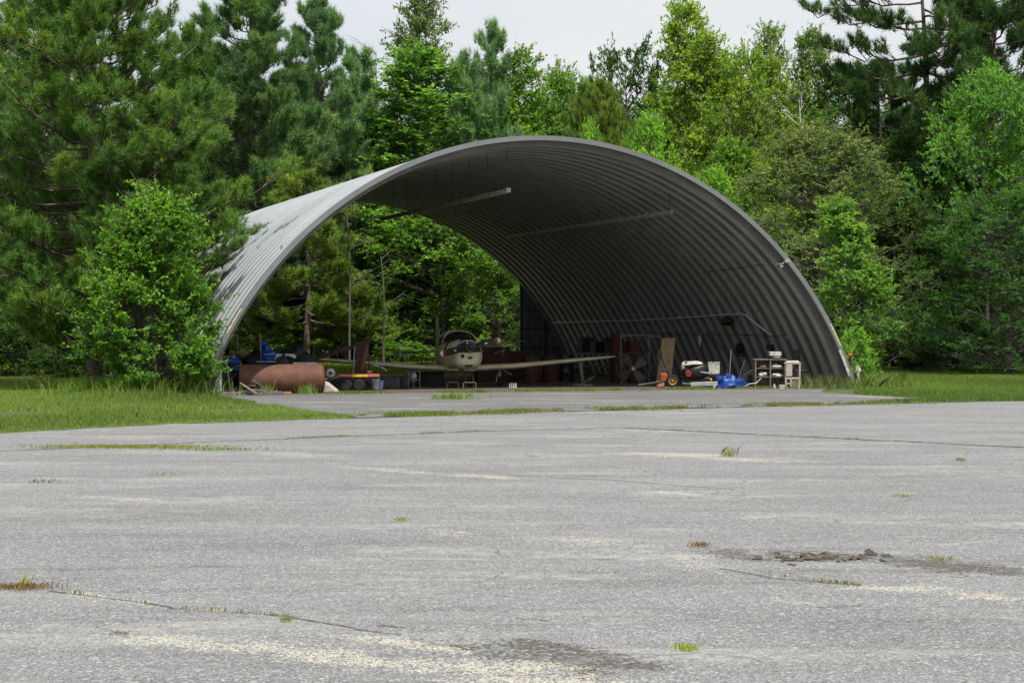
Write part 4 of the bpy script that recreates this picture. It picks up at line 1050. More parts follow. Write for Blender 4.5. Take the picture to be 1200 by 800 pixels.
# rusty hoist with its long boom
hs = empty('rusty_hoist', at(424, 48.2), .1, 'rusty brown hoist frame with a long dark sloping boom left of the aeroplane', 'hoist')
MB().bar((-1.5, .1, .82), (.25, 0, 1.36), .1, .12).build('boom', M_DRUST, hs)
MB().bar((-.05, 0, .3), (-.02, 0, 1.34), .28, .08).build('mast', M_DRUST, hs)
MB().bar((.0, -.02, .55), (.17, -.02, 1.28), .09, .08).build('brace', M_RUST, hs)
MB().bar((.22, 0, .35), (.17, 0, 1.3), .04, .05).build('brace', M_DRUST, hs)
MB().tube([(-.26, -.05, .38), (-.20, -.05, 1.22)], .026, 8).build('ram', M_STEEL, hs)
MB().box((-.05, 0, .28), (.62, .3, .08)).box((-.05, 0, .2), (.15, .5, .2)).build('base_beam', M_DSTEEL, hs, bevel=.01)
# pink and yellow trailer board
tb = empty('light_trailer', at(417, 47.0), .05, 'small low trailer with faded pink and yellow deck board left of the aeroplane', 'trailer')
MB().box((-.25, 0, .43), (.42, .3, .07)).build('pink_panel', M_PINK, tb, bevel=.006)
MB().box((.12, 0, .425), (.44, .31, .07)).build('yellow_panel', M_YELLOW, tb, bevel=.006)
MB().box((.5, 0, .43), (.3, .3, .07)).build('pink_panel', M_PINK, tb, bevel=.006)
MB().box((.36, -.05, .51), (.12, .1, .1), (0, .3, 0)).build('red_lamp', M_RED, tb, bevel=.02)
MB().box((.1, 0, .36), (1.1, .08, .06)).build('chassis', M_DSTEEL, tb)
for x in (.1, -.26): MB().lathe([(.05, -.07), (.13, -.075), (.165, -.04), (.165, .04), (.13, .075), (.05, .07)], (x, -.14, .165), 'y', 22).build('wheel', M_RUBBER, tb)
MB().tube([(-.4, 0, .42), (-.75, 0, .3)], .025, 6).build('drawbar', M_GALV, tb)
wl_ = empty('work_lamp', at(387.5, 46.9), 0, 'round grey lamp or hub standing right above the pale wedge', 'lamp')
MB().lathe([(0, -.05), (.07, -.055), (.125, -.04), (.13, .0), (.1, .05), (.03, .09)], (0, 0, .5), 'y', 24).build('lamp_head', M_ALU, wl_)
MB().lathe([(0, -.065), (.05, -.06), (.05, -.05)], (0, 0, .5), 'y', 14).build('lamp_centre', M_DSTEEL, wl_)
MB().tube([(0, 0, .38), (0, 0, .02)], .015, 6).box((0, 0, .015), (.24, .2, .03)).build('stand', M_DSTEEL, wl_)
def bucket(px, Z, r_, h_, m, lab, grp=None, name='bucket'):
    e = empty(name, at(px, Z), 0, lab, 'bucket', grp)
    MB().lathe([(r_ * .82, 0), (r_, h_), (r_ * 1.06, h_), (r_ * 1.06, h_ - .02), (r_ * .98, h_ - .03), (r_ * .78, .02), (0, .02)], n=20).build('pail', m, e)
    MB().tube([(-r_, 0, h_ - .02), (-r_ * .7, -.05, h_ * .7), (0, -r_, h_ * .55), (r_ * .7, -.05, h_ * .7), (r_, 0, h_ - .02)], .005, 5).build('handle', M_STEEL, e)
bucket(440, 48.2, .13, .34, M_WHITE, 'dirty white bucket right of the trailer deck board')
bucket(445.5, 48.4, .10, .25, M_LBLUE, 'pale bluish bucket between the white one and the dark cabinet')
wf = tag(MB().tube([(-.2, 0, .2), (-.2, 0, .64), (-.05, 0, .68), (.2, 0, .6), (.3, 0, .52)], .018, 6).tube([(-.1, 0, .2), (-.14, 0, .55)], .014, 6).build('bent_pipe', M_WHITE, None, loc=at(441, 48.6)), 'white bent pipe arching above the white bucket', 'pipe')
def cab(px, Z, d, m, lab, name='cabinet', cat='cabinet', grp=None, z=0, rz=0):
    e = empty(name, at(px, Z), rz, lab, cat, grp); e.location.z = z
    MB().box((0, 0, d[2] / 2), d).build('carcass', m, e, bevel=.01)
    MB().box((0, -d[1] / 2 - .008, d[2] * .5), (d[0] * .9, .014, d[2] * .86)).build('door', m, e, bevel=.004)
    MB().tube([(d[0] * .3, -d[1] / 2 - .03, d[2] * .4), (d[0] * .3, -d[1] / 2 - .03, d[2] * .65)], .008, 5).build('handle', M_STEEL, e)
    return e
cab(459, 48.8, (.52, .4, .34), M_DSTEEL, 'dark flat cabinet under the left wing right of the buckets')
cab(475, 49.0, (.2, .3, .34), M_BLACK, 'narrow black case under the left wing', 'case', 'case')
tag(MB().tube([(-.15, 0, 0), (-.15, 0, .5)], .01, 5).tube([(.0, 0, 0), (.02, 0, .5)], .01, 5).tube([(.17, 0, 0), (.17, 0, .5)], .01, 5).tube([(-.17, 0, .5), (.19, 0, .5)], .01, 5).tube([(-.17, 0, .25), (.19, 0, .25)], .01, 5).blob((-.02, .02, .33), (.12, .06, .12), 4, .3).build('wire_rack', M_STEEL, None, loc=at(485, 48.8)), 'light wire rack with a pale rag under the left wing', 'rack')
cab(504, 51.6, (.8, .5, .42), M_BLACK, 'low black chest under the fuselage of the aeroplane', 'chest', 'chest')
# ================================================================== THINGS RIGHT OF THE AEROPLANE
nb = empty('striped_crate', at(601, 49.3), 0, 'small white crate with dark slots on the floor below the right wing root', 'crate')
for x in (-.09, -.03, .03, .09): MB().box((x, 0, .075), (.035, .16, .15)).build('slat', M_WHITE, nb, bevel=.003)
MB().box((0, .0, .02), (.22, .14, .04)).build('bottom', M_DSTEEL, nb)
es = empty('engine_stand', at(683, 50.6), 0, 'bare grey leg-shaped engine stand under the outer right wing', 'stand')
M_GR = mat('grimy_metal', (.10, .09, .08), .7, scale=8, var=.5)
MB().tube([(-.06, 0, .72), (-.05, 0, .5), (-.02, 0, .3), (.0, 0, .12)], [.05, .06, .045, .04], 10).build('upright', M_GR, es)
MB().tube([(0, 0, .12), (.15, -.05, .18), (.32, -.1, .32)], .035, 8).build('foot', M_GR, es)
MB().tube([(0, 0, .1), (-.15, -.08, .05), (-.3, -.1, .05)], .04, 8).box((.05, 0, .05), (.5, .3, .08)).build('foot', M_GR, es)
cab(575, 55.5, (1.1, .6, 1.15), M_DRUST, 'tall reddish cabinet behind the aeroplane nose on the right', rz=TH)
cab(600, 57.0, (.9, .6, 1.0), M_DRUST, 'lower reddish cabinet just left of the end wall', rz=TH)
def drum(px, Z, lab, m):
    e = empty('oil_drum', at(px, Z), 0, lab, 'drum', 'steel drums in the dark of the hangar')
    MB().lathe([(0, 0), (.29, 0), (.29, .28), (.3, .3), (.29, .32), (.29, .57), (.3, .59), (.29, .61), (.29, .88), (.27, .88), (.27, .86), (0, .86)], n=28).build('drum_shell', m, e)
    MB().lathe([(0, .885), (.03, .885), (.03, .86)], (.15, 0, 0), n=10).build('bung', M_STEEL, e)
drum(622, 54.0, 'dark red steel drum under the inner right wing', M_DRUST)
drum(645, 55.0, 'brown steel drum right of the dark red one', M_DRUST)
drum(662, 56.0, 'black steel drum at the middle of the right wing', M_BLACK)
# thin rods standing off the cabinets (a broken aerial)
tag(MB().tube([(-.6, 0, 0), (.0, .02, .12), (.55, .0, .2)], .012, 5).tube([(-.2, 0, -.3), (-.12, 0, .1)], .012, 5).tube([(-.45, 0, -.22), (-.1, 0, -.1)], .02, 5).build('metal_rods', M_GALV, None, loc=(at(596, 55)[0], 54.95, 1.15)), 'thin bare metal rods lying over the reddish cabinets', 'rods')
wb = empty('work_bench', Hh(8.05, 14.5), TH, 'long dark workbench along the back of the right wall', 'workbench')
MB().box((-.2, 0, .85), (.8, 5.0, .06)).build('bench_top', M_WOOD, wb)
MB().box((-.2, 0, .35), (.7, 4.8, .04)).build('shelf', M_WOOD, wb)
for y in (-2.3, 0, 2.3):
    for x in (-.5, .1): MB().box((x, y, .41), (.07, .07, .82)).build('leg', M_WOOD, wb)
for k, y in enumerate((-2.0, -1.0, .3, 1.6)):
    cab(0, 1, (.5, .5, .4 + .15 * (k % 2)), (M_DSTEEL, M_DRUST, M_BLACK, M_DSTEEL)[k], ('grey machine case nearest the mouth on the workbench', 'rust-brown case on the workbench', 'black case at the middle of the workbench', 'grey case at the far end of the workbench')[k], 'machine_case', 'case', 'cases on the workbench', rz=TH + PI / 2).location = (*Hh(7.85, 14.5 + y)[:2], .88)
# hanging strip light seen as a pale bar in the dark
tag(MB().box((0, 0, 0), (.03, .03, .30)).build('strip_lamp', M_WHITE, None, loc=tuple(P(687, 389, 62))), 'small pale vertical tube hanging in the dark above the right wing', 'tube')
# tall red pole-like cabinet and frame with the fan
M_DRED = mat('dull_dark_red', (.055, .009, .007), .7, scale=6)
cab(721, 54.6, (.2, .3, 1.6), M_DRED, 'tall narrow dark red locker beyond the right wingtip', 'locker', 'locker', rz=TH)
cab(742.5, 54.2, (.36, .3, 1.35), M_DRED, 'dark red cabinet behind the big fan', 'cabinet', 'cabinet', rz=TH)
fr_ = empty('pipe_rack', at(745, 53.0), 0, 'thin grey pipe rack standing behind the big fan', 'rack')
for x in (-.45, .42): MB().tube([(x, 0, 0), (x, 0, 1.52)], .018, 6).build('upright', M_STEEL, fr_)
MB().tube([(-.5, 0, 1.52), (.42, 0, 1.52), (.78, 0, 1.46)], .018, 6).build('top_rail', M_STEEL, fr_)
fan = empty('drum_fan', at(742, 51.4), 0, 'big four-bladed barn fan in a wire ring on the hangar floor', 'fan')
MB().tube([(.49 * math.cos(2 * PI * k / 36), 0, .52 + .49 * math.sin(2 * PI * k / 36)) for k in range(37)], .016, 6).tube([(.49 * math.cos(2 * PI * k / 36), .22, .52 + .49 * math.sin(2 * PI * k / 36)) for k in range(37)], .014, 6).build('ring', M_DSTEEL, fan)
hb = MB().lathe([(0, -.04), (.05, -.035), (.06, .05), (.1, .1), (.1, .3), (0, .3)], (0, 0, .52), 'y', 18).build('motor', M_GALV, fan)
for k in range(4):
    a = R(38 + 90 * k); ca, sa = math.cos(a), math.sin(a); rings = []
    for (r_, w_, tw) in ((.07, .05, .5), (.2, .10, .5), (.34, .135, .4), (.44, .13, .35)):
        rings.append([(ca * r_ - sa * q * w_, .02 + q * w_ * tw * .8 + dd, .52 + sa * r_ + ca * q * w_) for q, dd in ((-1, 0), (0, -.01), (1, 0), (1, .006), (-1, .006))])
    MB().loft(rings).build('blade', M_PLY if 0 else mat('fan_blade', (.045, .036, .032), .6, scale=8), fan)
MB().box((0, .12, .03), (.6, .34, .05)).bar((-.3, .12, .0), (-.36, .12, .3), .04, .04).bar((.3, .12, 0), (.36, .12, .3), .04, .04).build('stand', M_DSTEEL, fan)
# plywood leaning on the wall
pw = tag(MB().prism([(-.26, 0), (.2, 0), (.34, 1.32), (-.06, 1.3)], .03).build('plywood_sheet', M_PLY, None, loc=(at(779, 51.9)[0], 51.9, .15), rot=(-.18, 0, 0)), 'tan plywood sheet leaning in a slant right of the fan', 'plywood')
tag(MB().tube([(-.05, 0, 1.15), (.02, -.03, .8), (.2, -.05, .4), (.3, -.08, .2)], .015, 6).tube([(.02, 0, 1.0), (-.16, -.05, .5), (-.2, -.05, .1)], .018, 6).build('hand_tools', M_BLACK, None, loc=at(775, 51.3)), 'dark tool handles and strap leaning against the tan plywood', 'tools')
# tiller with yellow wheel
ti = empty('garden_tiller', at(786, 49.6), 0, 'orange rotary tiller with black tyre and yellow hub on the hangar floor', 'tiller')
MB().lathe([(.1, -.05), (.165, -.055), (.19, -.03), (.19, .03), (.165, .055), (.1, .05)], (.04, -.12, .21), 'y', 28).build('tyre', M_RUBBER, ti)
rim = MB().lathe([(0, -.05), (.03, -.06), (.05, -.035), (.09, -.05), (.105, -.06), (.105, .0)], (.04, -.12, .21), 'y', 24).build('wheel_rim', M_YELLOW, ti)
MB().lathe([(0, -.065), (.025, -.064), (.025, -.05)], (.04, -.12, .21), 'y', 12).box((.04, -.185, .17), (.03, .01, .02)).build('hub', M_ORANGE, rim)
MB().box((-.2, .05, .32), (.2, .22, .22), (0, .1, 0)).build('engine_cover', M_ORANGE, ti, bevel=.04)
MB().box((-.3, 0, .12), (.22, .24, .18)).build('tine_guard', M_BRICK, ti, bevel=.02)
MB().tube([(-.95, -.15, .08), (-.5, -.12, .15), (-.1, -.1, .23)], [.045, .04, .03], 8).build('drawbar', M_DSTEEL, ti)
MB().tube([(-.2, .0, .45), (-.38, .1, .9), (-.32, .1, 1.1)], .016, 6).tube([(-.15, .0, .45), (-.08, .1, .75), (-.02, .1, .8)], .016, 6).build('handle', M_DSTEEL, ti)
# black machine under cloth
mm = empty('covered_mower', at(816, 49.6), 0, 'black garden machine with white cloth on top right of the yellow wheel', 'mower')
MB().blob((0, 0, .46), (.40, .28, .28), 8, .2, 26, 14).blob((-.25, .0, .5), (.18, .2, .26), 2, .15).build('engine', M_BLACK, mm)
MB().box((.02, .05, .22), (.72, .44, .22)).build('deck', M_DSTEEL, mm, bevel=.04)
MB().blob((-.1, 0, .70), (.32, .22, .07), 4, .4, 24, 10).blob((-.38, -.05, .62), (.07, .1, .12), 5, .3).build('white_cloth', M_CONC, mm)
MB().lathe([(.02, -.02), (.08, -.025), (.1, 0), (.1, .05)], (-.26, -.28, .42), 'y', 18).build('red_hub', M_RED, mm)
MB().box((.22, -.28, .46), (.26, .02, .04), (0, .15, 0)).build('chrome_strip', M_ALU, mm)
for x in (-.3, .3): MB().lathe([(.03, -.05), (.12, -.05), (.14, 0), (.12, .05), (.03, .05)], (x, -.16, .14), 'y', 18).build('wheel', M_RUBBER, mm)
cs = empty('white_case', at(836, 50.3), 0, 'white metal box on a dark stand right of the covered mower', 'box')
MB().box((0, 0, .56), (.34, .3, .34)).build('box_body', M_WHITE, cs, bevel=.01)
MB().box((0, 0, .735), (.36, .32, .02)).build('box_lid', M_WHITE, cs, bevel=.004)
MB().tube([(.03, -.16, .69), (.05, -.17, .66), (.09, -.16, .69)], .006, 5).build('latch', M_DSTEEL, cs)
MB().box((0, 0, .36), (.38, .34, .05)).box((-.15, 0, .17), (.04, .3, .34)).box((.15, 0, .17), (.04, .3, .34)).build('stand', M_DSTEEL, cs)
tag(MB().box((0, 0, .3), (.16, .1, .12)).build('yellow_pack', M_YELLOW, None, bevel=.01, loc=(at(831, 49.9)[0], 49.9, -.08)), 'small yellow pack under the white metal box', 'pack')
tg = empty('trailer_tongue', at(825, 48.9), 0, 'pale aluminium trailer beam lying before the covered mower', 'beam')
MB().box((0, 0, .14), (.78, .12, .11), (0, -.03, 0)).build('beam', M_ALU, tg, bevel=.008)
MB().bar((.36, -.03, .22), (.26, -.06, .0), .04, .05).build('prop_leg', M_WHITE, tg)
MB().tube([(-.38, 0, .13), (-.62, 0, .15)], .03, 6).build('coupling', M_DSTEEL, tg)
# blue tarp bundle with tools
tpb = MB().blob((-.15, 0, .1), (.34, .25, .24), 4, .45, 30, 16, flat=.1).blob((.2, -.05, .12), (.24, .2, .17), 9, .4, 26, 12, flat=.12)
tag(tpb.build('blue_tarp', M_TARP, None, loc=at(858, 49.1)), 'crumpled bright blue tarp heap left of the wooden shelf', 'tarp')
tl = ['long dark shovel handle leaning behind the blue tarp', 'second dark handle crossing low to the left of the tarp', 'black folded tripod right above the blue tarp', 'short dark rod right of the tripod']
for i, (x0, x1, z1, r_) in enumerate(((854, 857, 1.18, .02), (846, 853, .55, .022), (863, 873, .8, .025), (871, 872, .62, .014))):
    a = Vector(at(x0, 49.5)); a.z = .05; b = Vector(at(x1, 50.1)); b.z = z1; tag(MB().tube([a, b], r_, 7).build('tool_handle', M_BLACK, None), tl[i], 'tool', 'hand tools by the blue tarp')
tag(MB().box((0, 0, 0), (.5, .05, .42), (0, -.5, .2)).build('grey_slab', M_DSTEEL, None, bevel=.01, loc=(at(880, 49.6)[0], 49.6, .28)), 'dark grey board leaning on the left side of the shelf', 'board')
tag(MB().tube([(-.25, 0, .02), (-.05, 0, .14), (.15, 0, .16), (.3, .03, .3)], .014, 6).build('bent_tube', M_ALU, None, loc=at(880, 48.9)), 'thin pale bent tube on the floor before the grey board', 'tube')
# wooden shelf unit
sh = empty('wooden_shelf', at(901.5, 49.2), .06, 'weathered open wooden shelf unit with two bays and a pile of things', 'shelf')
W2, D2, H2 = .43, .34, .82
for x in (-W2, 0, W2): MB().box((x, 0, H2 / 2), (.035, D2, H2)).build('side_panel', M_WOOD, sh, bevel=.003)
for z in (.03, .33, .58): MB().box((0, .0, z), (2 * W2 - .04, D2 - .02, .022)).build('shelf_board', M_WOOD, sh, bevel=.002)
MB().box((.0, 0, H2 + .015), (2 * W2 + .1, D2 + .04, .03)).build('top_board', M_WOOD, sh, bevel=.003)
MB().box((0, D2 / 2 - .012, H2 / 2), (2 * W2 - .04, .015, H2 - .04)).build('back_panel', M_WOOD, sh)
bn = ['pale papers heaped on the lower left shelf', 'brown bundle on the middle left shelf', 'white papers on the lower right shelf', 'flat brown parcel on the middle right shelf']
for i, (x, z, d) in enumerate(((-.2, .355, (.15, .12, .07)), (-.2, .60, (.13, .1, .05)), (.22, .355, (.17, .12, .05)), (.2, .60, (.15, .12, .06)))):
    e = MB().blob((0, 0, d[2] * .6), d, i + 3, .4, 16, 8, flat=d[2] * .55).build('paper_heap', M_PAPER if i != 1 else M_WOOD, None, smooth=False)
    e.location = (at(901.5, 49.2)[0] + x, 49.2 - .03 + x * .06, z); tag(e, bn[i], 'papers', 'things on the wooden shelf')
pr = empty('white_printer', (at(908, 49.2)[0], 49.2, H2 + .03), 0, 'white printer with dark front on top of the wooden shelf', 'printer')
MB().box((0, 0, .15), (.34, .28, .12)).build('printer_top', M_WHITE, pr, bevel=.015)
MB().box((0, .02, .055), (.32, .26, .09)).build('printer_base', M_BLACK, pr, bevel=.01)
MB().box((.03, -.14, .05), (.2, .06, .02)).build('paper_tray', M_WHITE, pr)
tag(MB().lathe([(0, 0), (.035, 0), (.035, .1), (.015, .13), (.015, .15), (0, .15)], n=12).build('white_bottle', M_WHITE, None, loc=(at(907.5, 48.8)[0], 48.8, .0)), 'small white bottle on the floor before the shelf', 'bottle')
tag(MB().box((0, 0, .06), (.16, .1, .12), (0, 0, .2)).build('small_block', M_CONC, None, bevel=.005, loc=(at(916, 48.75)[0], 48.75, 0)), 'small pale block on the floor at the right foot of the shelf', 'block')
M_OLDW = mat('yellowed_plastic', (.45, .40, .33), .6, scale=7, var=.3)
st = empty('plastic_cabinet', at(928.5, 48.9), -.05, 'dirty white plastic cupboard with open square windows right of the shelf', 'cupboard')
for z0, z1, w_ in ((0.0, .30, .19), (.33, .73, .20)):
    for x in (-w_, -w_ * .28 if z0 == 0 else -w_, w_):
        MB().box((x, 0, (z0 + z1) / 2), (.05, .26, z1 - z0)).build('post', M_OLDW, st, bevel=.01)
    MB().box((0, 0, z1), (2 * w_ + .06, .28, .05)).build('shelf_board', M_OLDW, st, bevel=.012)
MB().box((-.1, 0, .55), (.17, .27, .38)).build('closed_panel', M_OLDW, st, bevel=.01)
MB().box((.0, 0, .77), (.40, .30, .07), taper=.85).build('lid', M_OLDW, st, bevel=.02)
MB().box((-.125, -.02, .15), (.14, .24, .04)).build('step', M_OLDW, st, bevel=.006)
MB().box((.07, -.02, .15), (.2, .2, .26)).build('brown_crate', M_WOOD, st)
ch = empty('dark_chair', at(935, 50.0), .1, 'dark chair whose back shows behind the white cupboard', 'chair')
MB().box((0, .1, .9), (.2, .03, .42)).build('backrest', M_BLACK, ch, bevel=.02)
MB().box((0.04, -.1, .5), (.42, .4, .05)).build('seat', M_BLACK, ch, bevel=.02)
for x in (-.16, .24):
    for y in (-.27, .08): MB().tube([(x, y, 0), (x, y, .48)], .014, 6).build('leg', M_BLACK, ch)
# things hanging on the right wall
def on_wall(l_, v, off=.32): return Hh(*wallpt(l_, v, off)[:2], v)
sp_ = empty('hanging_bag', on_wall(5.4, 1.98, .42), TH, 'dark brown sack hanging from the wall pipe', 'bag')
MB().blob((0, 0, 0), (.16, .38, .13), 5, .25, 20, 12).build('sack', M_DRUST, sp_)
MB().tube([(0, -.05, .1), (.05, -.05, .2)], .01, 5).tube([(0, -.2, -.08), (0, -.45, -.3), (0, -.6, -.4)], .012, 5).build('strap', M_BLACK, sp_)
l1 = empty('wall_lamp', on_wall(3.6, 1.13, .35), TH, 'black rectangular floodlight on the wall above the printer', 'lamp')
MB().box((0, 0, .03), (.1, .34, .16)).build('lamp_body', M_BLACK, l1, bevel=.01)
MB().bar((.05, 0, -.03), (.15, 0, -.22), .03, .05).build('lamp_bracket', M_BLACK, l1)
r1 = empty('tangled_gear', on_wall(5.6, 1.1, .34), TH, 'tangle of dark hoses and gear hanging on the wall left of the floodlight', 'gear')
gm = MB(); rgk = random.Random(3)
for k in range(9): gm.tube([Vector((rgk.uniform(-.1, .1), rgk.uniform(-.3, .3), rgk.uniform(-.28, .22))) for _ in range(4)], .014, 5)
gm.blob((0, 0, 0), (.08, .15, .14), 3, .4); gm.build('hoses', M_BLACK, r1)
w1 = empty('wall_rag', on_wall(8.2, 1.35, .34), TH, 'small pale rag hanging on the wall above the mower', 'rag')
MB().blob((0, 0, 0), (.03, .12, .17), 7, .45).build('cloth', M_PAPER, w1)
tag(MB().tube([on_wall(7.6, 1.55), on_wall(6.6, .95)], .018, 6).tube([on_wall(7.3, 1.55), on_wall(6.4, .95)], .012, 6).build('hung_tools', M_STEEL, None), 'pair of long-handled tools slanting on the wall right of the rag', 'tools')
# outside the right foot: red and white bits
rd = empty('meter_post', (10.02, 50.6, 0), 0, 'orange-red round cap on a post outside the right foot of the arch', 'post')
MB().blob((0, 0, .93), (.075, .075, .065), 3, .08).build('red_cap', M_ORANGE, rd)
MB().tube([(0, 0, 0), (0, 0, .86)], .03, 8).build('stem', M_DSTEEL, rd)
tag(MB().blob((0, 0, .1), (.07, .05, .12), 5, .4).tube([(0, 0, 0), (.05, 0, -.35)], .03, 6).build('white_bag', M_WHITE, None, loc=(10.22, 50.4, .42)), 'white plastic bag hanging in the weeds below the orange-red cap', 'bag')

# ================================================================== TREES
C_PINE = (0.105, 0.205, 0.046); C_PINED = (0.066, 0.140, 0.042); C_PINEHAZE = (0.156, 0.287, 0.121); C_OLIVE = (0.155, 0.25, 0.045)  # the bluish pine tone has haze painted into the needle colour
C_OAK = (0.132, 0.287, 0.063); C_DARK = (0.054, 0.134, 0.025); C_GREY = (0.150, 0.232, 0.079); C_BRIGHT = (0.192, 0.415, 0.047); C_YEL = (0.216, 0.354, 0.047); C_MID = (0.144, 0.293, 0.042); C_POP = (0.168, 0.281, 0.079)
tree('pine_wide', 112, 49, -30, 400, C_PINE, 'huge bushy pine filling the left side beside the hangar')
tree('pine_mid', 182, 46.4, 120, 190, C_PINE, 'shorter pine leaning its boughs over the left slope of the hangar roof', rz=2.0)
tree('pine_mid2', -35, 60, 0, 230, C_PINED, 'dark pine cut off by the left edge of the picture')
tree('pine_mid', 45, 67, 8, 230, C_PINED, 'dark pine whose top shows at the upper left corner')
tree('pine_young', 222, 77, 38, 130, C_PINE, 'small pointed pine top between the two tall left pines')
tree('pine_mid', 292, 80, -8, 215, (0.115, 0.22, 0.08), 'tall pine behind the back left corner of the hangar roof', rz=1.1)  # needle colour carries some painted bluish haze
tree('pine_mid2', 372, 83, 0, 170, C_PINEHAZE, 'thin pale pine with see-through top right of the tall one above the roof', rz=2)
tree('pine_young', 425, 85, 66, 130, C_PINEHAZE, 'pale short pine beside the bare snag')
tree('pine_mid2', 335, 92, 90, 200, C_PINE, 'low pine filling the gap above the hangar roof ridge')
tree('poplar', 485, 84, 55, 200, C_OAK, 'broad vine-covered column tree left of the arch crown')
tree('poplar2', 500, 95, -25, 95, C_GREY, 'tall thin grey-green top rising out of the vine-covered tree')
tree('pine_young', 577, 86, 36, 105, C_PINEHAZE, 'small pine with a sharp pointed top above the arch')
tree('pine_young', 543, 84, 72, 100, C_PINEHAZE, 'lower pointed pine left of the sharp-topped one')
tree('poplar', 610, 90, 56, 100, C_MID, 'slim broadleaf just right of the sharp-topped pine')
tree('oak', 652, 94, 84, 130, C_MID, 'rounded broadleaf behind the crown of the arch')
tree('pine_wide', 700, 80, 100, 150, C_OLIVE, 'squat bushy pine showing above the crown of the arch', rz=.5)
tree('oak_round', 736, 88, 50, 105, C_DARK, 'round dark tree with visible limbs on the skyline')
tree('oak2', 764, 73, 137, 90, C_BRIGHT, 'bright lime-green tree just right of the arch crown')
tree('oak2', 692, 76, 146, 66, C_BRIGHT, 'small lime-green treetop peeping over the arch crown', name='broadleaf_tree')
tree('oak2', 845, 72, 198, 80, C_BRIGHT, 'lime-green sapling against the upper right slope of the arch', name='broadleaf_tree')
tree('poplar', 800, 86, 0, 115, C_YEL, 'tallest bright poplar right of the round dark tree')
tree('poplar2', 830, 84, 40, 110, C_YEL, 'leaning bright poplar just right of the tallest poplar')
tree('oak', 882, 82, 62, 150, C_YEL, 'yellow-green spreading tree above the right slope of the arch')
tree('poplar2', 905, 96, 32, 75, C_POP, 'thin poplar crest behind the yellow-green tree')
tree('poplar', 950, 92, 33, 85, C_POP, 'slim poplar on the skyline with a pale trunk below')
tree('willow_oak', 958, 71, 146, 250, C_GREY, 'low wide grey-green thicket tree behind the right slope of the arch')
tree('oak2', 865, 76, 165, 130, C_MID, 'mid-green tree between the lime sapling and the grey-green thicket')
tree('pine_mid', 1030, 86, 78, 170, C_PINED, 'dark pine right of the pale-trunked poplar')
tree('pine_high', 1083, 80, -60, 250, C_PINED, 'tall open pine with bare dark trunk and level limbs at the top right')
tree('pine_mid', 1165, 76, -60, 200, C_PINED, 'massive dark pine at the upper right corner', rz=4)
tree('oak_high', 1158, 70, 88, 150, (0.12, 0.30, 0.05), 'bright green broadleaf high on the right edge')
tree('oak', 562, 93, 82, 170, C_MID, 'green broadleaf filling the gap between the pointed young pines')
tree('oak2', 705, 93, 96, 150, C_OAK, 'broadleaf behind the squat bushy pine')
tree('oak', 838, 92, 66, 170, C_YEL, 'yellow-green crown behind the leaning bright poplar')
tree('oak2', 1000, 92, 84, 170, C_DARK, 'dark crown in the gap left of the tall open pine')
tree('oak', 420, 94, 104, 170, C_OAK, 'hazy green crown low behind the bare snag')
tree('pine_mid', 255, 86, 60, 190, C_PINEHAZE, 'pale pine crown between the two tall left pines')
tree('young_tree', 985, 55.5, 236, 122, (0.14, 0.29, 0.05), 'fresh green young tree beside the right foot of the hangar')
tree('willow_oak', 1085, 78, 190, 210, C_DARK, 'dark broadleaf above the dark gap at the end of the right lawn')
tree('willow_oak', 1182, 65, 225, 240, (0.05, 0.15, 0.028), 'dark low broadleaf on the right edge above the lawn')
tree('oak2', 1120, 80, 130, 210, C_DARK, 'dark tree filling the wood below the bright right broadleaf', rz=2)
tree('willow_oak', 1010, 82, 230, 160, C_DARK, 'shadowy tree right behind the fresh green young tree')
tree('pine_under', 359, 74, 205, 170, C_OLIVE, 'olive pine with grey trunk seen through the left of the arch')
tree('pine_under', 405, 76, 318, 130, C_OLIVE, 'low yellowish pine seen over the left wing of the aeroplane', rz=2.2)
tree('pine_under', 300, 76, 330, 110, C_OLIVE, 'olive young pine seen just above the rusty tank', rz=4)
tree('oak', 520, 80, 222, 200, C_MID, 'leafy tree with dark trunk framed by the rear opening')
tree('oak2', 448, 84, 215, 140, C_DARK, 'dark leafy tree in the middle of the arch opening')
tree('willow_oak', 585, 78, 285, 120, C_MID, 'bushy tree at the right of the rear opening by the end wall')
tree('oak2', 300, 90, 200, 150, C_DARK, 'dark leafy tree behind the left leg of the arch', rz=2.5)
tree('elm_bush', 184, 42.9, 236, 152, (0.115, 0.26, 0.036), 'large leafy green bush tree growing against the left foot of the hangar', rz=.4)
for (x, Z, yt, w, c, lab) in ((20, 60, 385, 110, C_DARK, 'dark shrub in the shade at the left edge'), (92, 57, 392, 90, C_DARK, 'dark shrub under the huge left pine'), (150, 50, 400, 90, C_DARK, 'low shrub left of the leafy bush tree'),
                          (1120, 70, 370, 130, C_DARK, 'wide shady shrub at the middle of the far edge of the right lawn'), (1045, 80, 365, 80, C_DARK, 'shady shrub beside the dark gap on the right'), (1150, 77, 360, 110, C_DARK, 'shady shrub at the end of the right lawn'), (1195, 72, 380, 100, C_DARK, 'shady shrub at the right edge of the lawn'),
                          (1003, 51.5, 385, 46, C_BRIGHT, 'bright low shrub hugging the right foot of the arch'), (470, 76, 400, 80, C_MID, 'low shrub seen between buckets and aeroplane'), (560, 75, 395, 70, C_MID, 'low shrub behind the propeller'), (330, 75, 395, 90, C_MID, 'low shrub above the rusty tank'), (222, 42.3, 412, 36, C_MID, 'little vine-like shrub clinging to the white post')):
    tree('shrub', x, Z, yt, w, c, lab, name='shrub', cat='shrub')

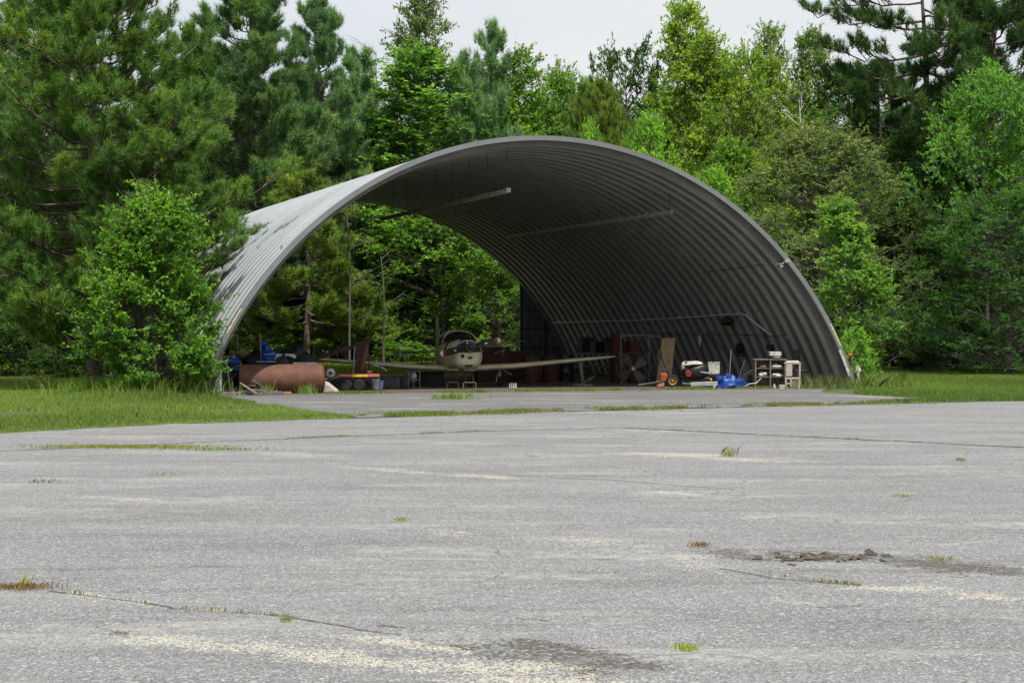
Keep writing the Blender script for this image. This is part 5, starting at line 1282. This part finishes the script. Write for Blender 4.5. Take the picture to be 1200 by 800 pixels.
# bare snag, pale bare trunks, dead orange branch
def bare(name, x, Z, ytop, label, m, seed, spread=.8, base=0.55, r0=.09, nbr=14):
    rg = np.random.default_rng(seed); H = CAM_H + (HZ - ytop) * Z / FPX
    tp, tr = trunk_path(rg, H, r0, 1.0, wob=.15); br = []
    for k in range(nbr):
        z = H * (base + (1 - base) * (k + .5) / nbr); s = on_path(tp, z); a = rg.uniform(0, 6.3); L = spread * rg.uniform(.5, 1.2) * (1.2 - (k / nbr) * .6)
        d = np.array([math.cos(a), math.sin(a), rg.uniform(.3, 1)]); q = np.linspace(0, 1, 5)[:, None]
        pp = s + d * q * L + rg.normal(0, .05, (5, 3)) * q; br.append((pp, .025 * (1 - q[:, 0] * .8)))
        for j in range(3):
            c = pp[2 + j % 3]; e = c + d * L * .35 + rg.normal(0, .25 * L, 3); br.append((np.stack([c, (c + e) / 2, e]), np.array([.012, .009, .005])))
    e = empty(name, (*at(x, Z)[:2], 0), 0, label, 'dead tree' if 'dead' in label or 'bare' in label else 'tree')
    V, F = np_tubes([(tp, tr)], 7); link('trunk', np_mesh('trunk', V, F, smooth=True), m, e)
    V, F = np_tubes(br, 5); link('branches', np_mesh('branches', V, F, smooth=True), m, e)
bare('dead_tree', 441, 86, 62, 'bare dead snag with twigs against the sky left of the vine-covered tree', M_LITTER, 3, 1.3, .72, .05, 18)
bare('dead_tree', 939, 74.0, 118, 'pale bare branching trunk above the grey-green thicket', mat('pale_bark', (.5, .48, .42), .9, scale=8), 5, .9, .75, .07, 9)
bare('dead_tree', 410, 73.0, 225, 'grey bare leafless tree seen through the left of the arch', M_LITTER, 8, 1.3, .4, .035, 16)
bare('dead_tree', 450, 73.5, 300, 'thin bare leafless stem in the middle of the arch opening', M_LITTER, 12, .7, .4, .03, 10)

# the wood far behind: one mass of leaves and stems
rgw = np.random.default_rng(77); VV = []; FF = []; TT = []; kk = 0; SV = []; SF = []; sk = 0
for i in range(52):
    kind = ('oak', 'pine_mid', 'oak2', 'willow_oak', 'pine_mid2')[i % 5]
    (tv, tf), (lv, lf, lt) = PROTO[kind][4]; H, Rr = PROTO[kind][2:4]
    X = -38 + 76 * (i + rgw.uniform(-.3, .3)) / 51; Y = rgw.uniform(92, 112)
    s = (rgw.uniform(12.5, 14.5) if i % 2 else rgw.uniform(5, 8)) / H * (Y / 95); a = rgw.uniform(0, 6.3); ca, sa = math.cos(a), math.sin(a)
    if kind.startswith('pine'): s *= 1.05
    nf = len(lf); pick = np.sort(rgw.permutation(nf)[:26000]); k = lf.shape[1]
    v = lv.reshape(-1, k, 3)[pick]; wv = 1.25
    cen = v.mean(1, keepdims=True); v = (cen + (v - cen) * wv).reshape(-1, 3)
    sx = s * (1.2 if i % 2 else 1.9)
    v = np.stack([(v[:, 0] * ca - v[:, 1] * sa) * sx + X, (v[:, 0] * sa + v[:, 1] * ca) * sx + Y, v[:, 2] * s], 1)
    if k == 3: v = v.reshape(-1, 3, 3); v = np.concatenate([v, (v[:, 1:2] + v[:, 2:3]) / 2], 1)[:, [0, 1, 3, 2]].reshape(-1, 3); 
    T = lt.reshape(-1, k)[pick][:, 0]
    VV.append(v); TT.append(np.repeat(T, 4)); FF.append(np.arange(len(v)).reshape(-1, 4) + kk); kk += len(v)
    t2 = np.stack([(tv[:, 0] * ca - tv[:, 1] * sa) * sx + X, (tv[:, 0] * sa + tv[:, 1] * ca) * sx + Y, tv[:, 2] * s], 1)
for i in range(44):
    _, (lv, lf, lt) = PROTO['shrub'][4]
    X = -40 + 80 * (i + rgw.uniform(-.4, .4)) / 43; Y = rgw.uniform(85, 91); a = rgw.uniform(0, 6.3); ca, sa = math.cos(a), math.sin(a); sz = rgw.uniform(1.2, 2.1); sx = rgw.uniform(1.2, 1.7)
    v = lv.reshape(-1, 4, 3); cen = v.mean(1, keepdims=True); v = (cen + (v - cen) * 1.15).reshape(-1, 3)
    v = np.stack([(v[:, 0] * ca - v[:, 1] * sa) * sx + X, (v[:, 0] * sa + v[:, 1] * ca) * sx + Y, v[:, 2] * sz], 1)
    VV.append(v); TT.append(lt); FF.append(np.arange(len(v)).reshape(-1, 4) + kk); kk += len(v)
me = np_mesh('distant_wood', np.concatenate(VV), np.concatenate(FF), np.concatenate(TT)); me.materials.append(M_LEAF)
o = bpy.data.objects.new('distant_wood', me); COL.objects.link(o); o.color = (0.085, 0.16, 0.045, 1); tag(o, 'dense green wood closing the view behind the single trees', 'wood', kind='stuff')
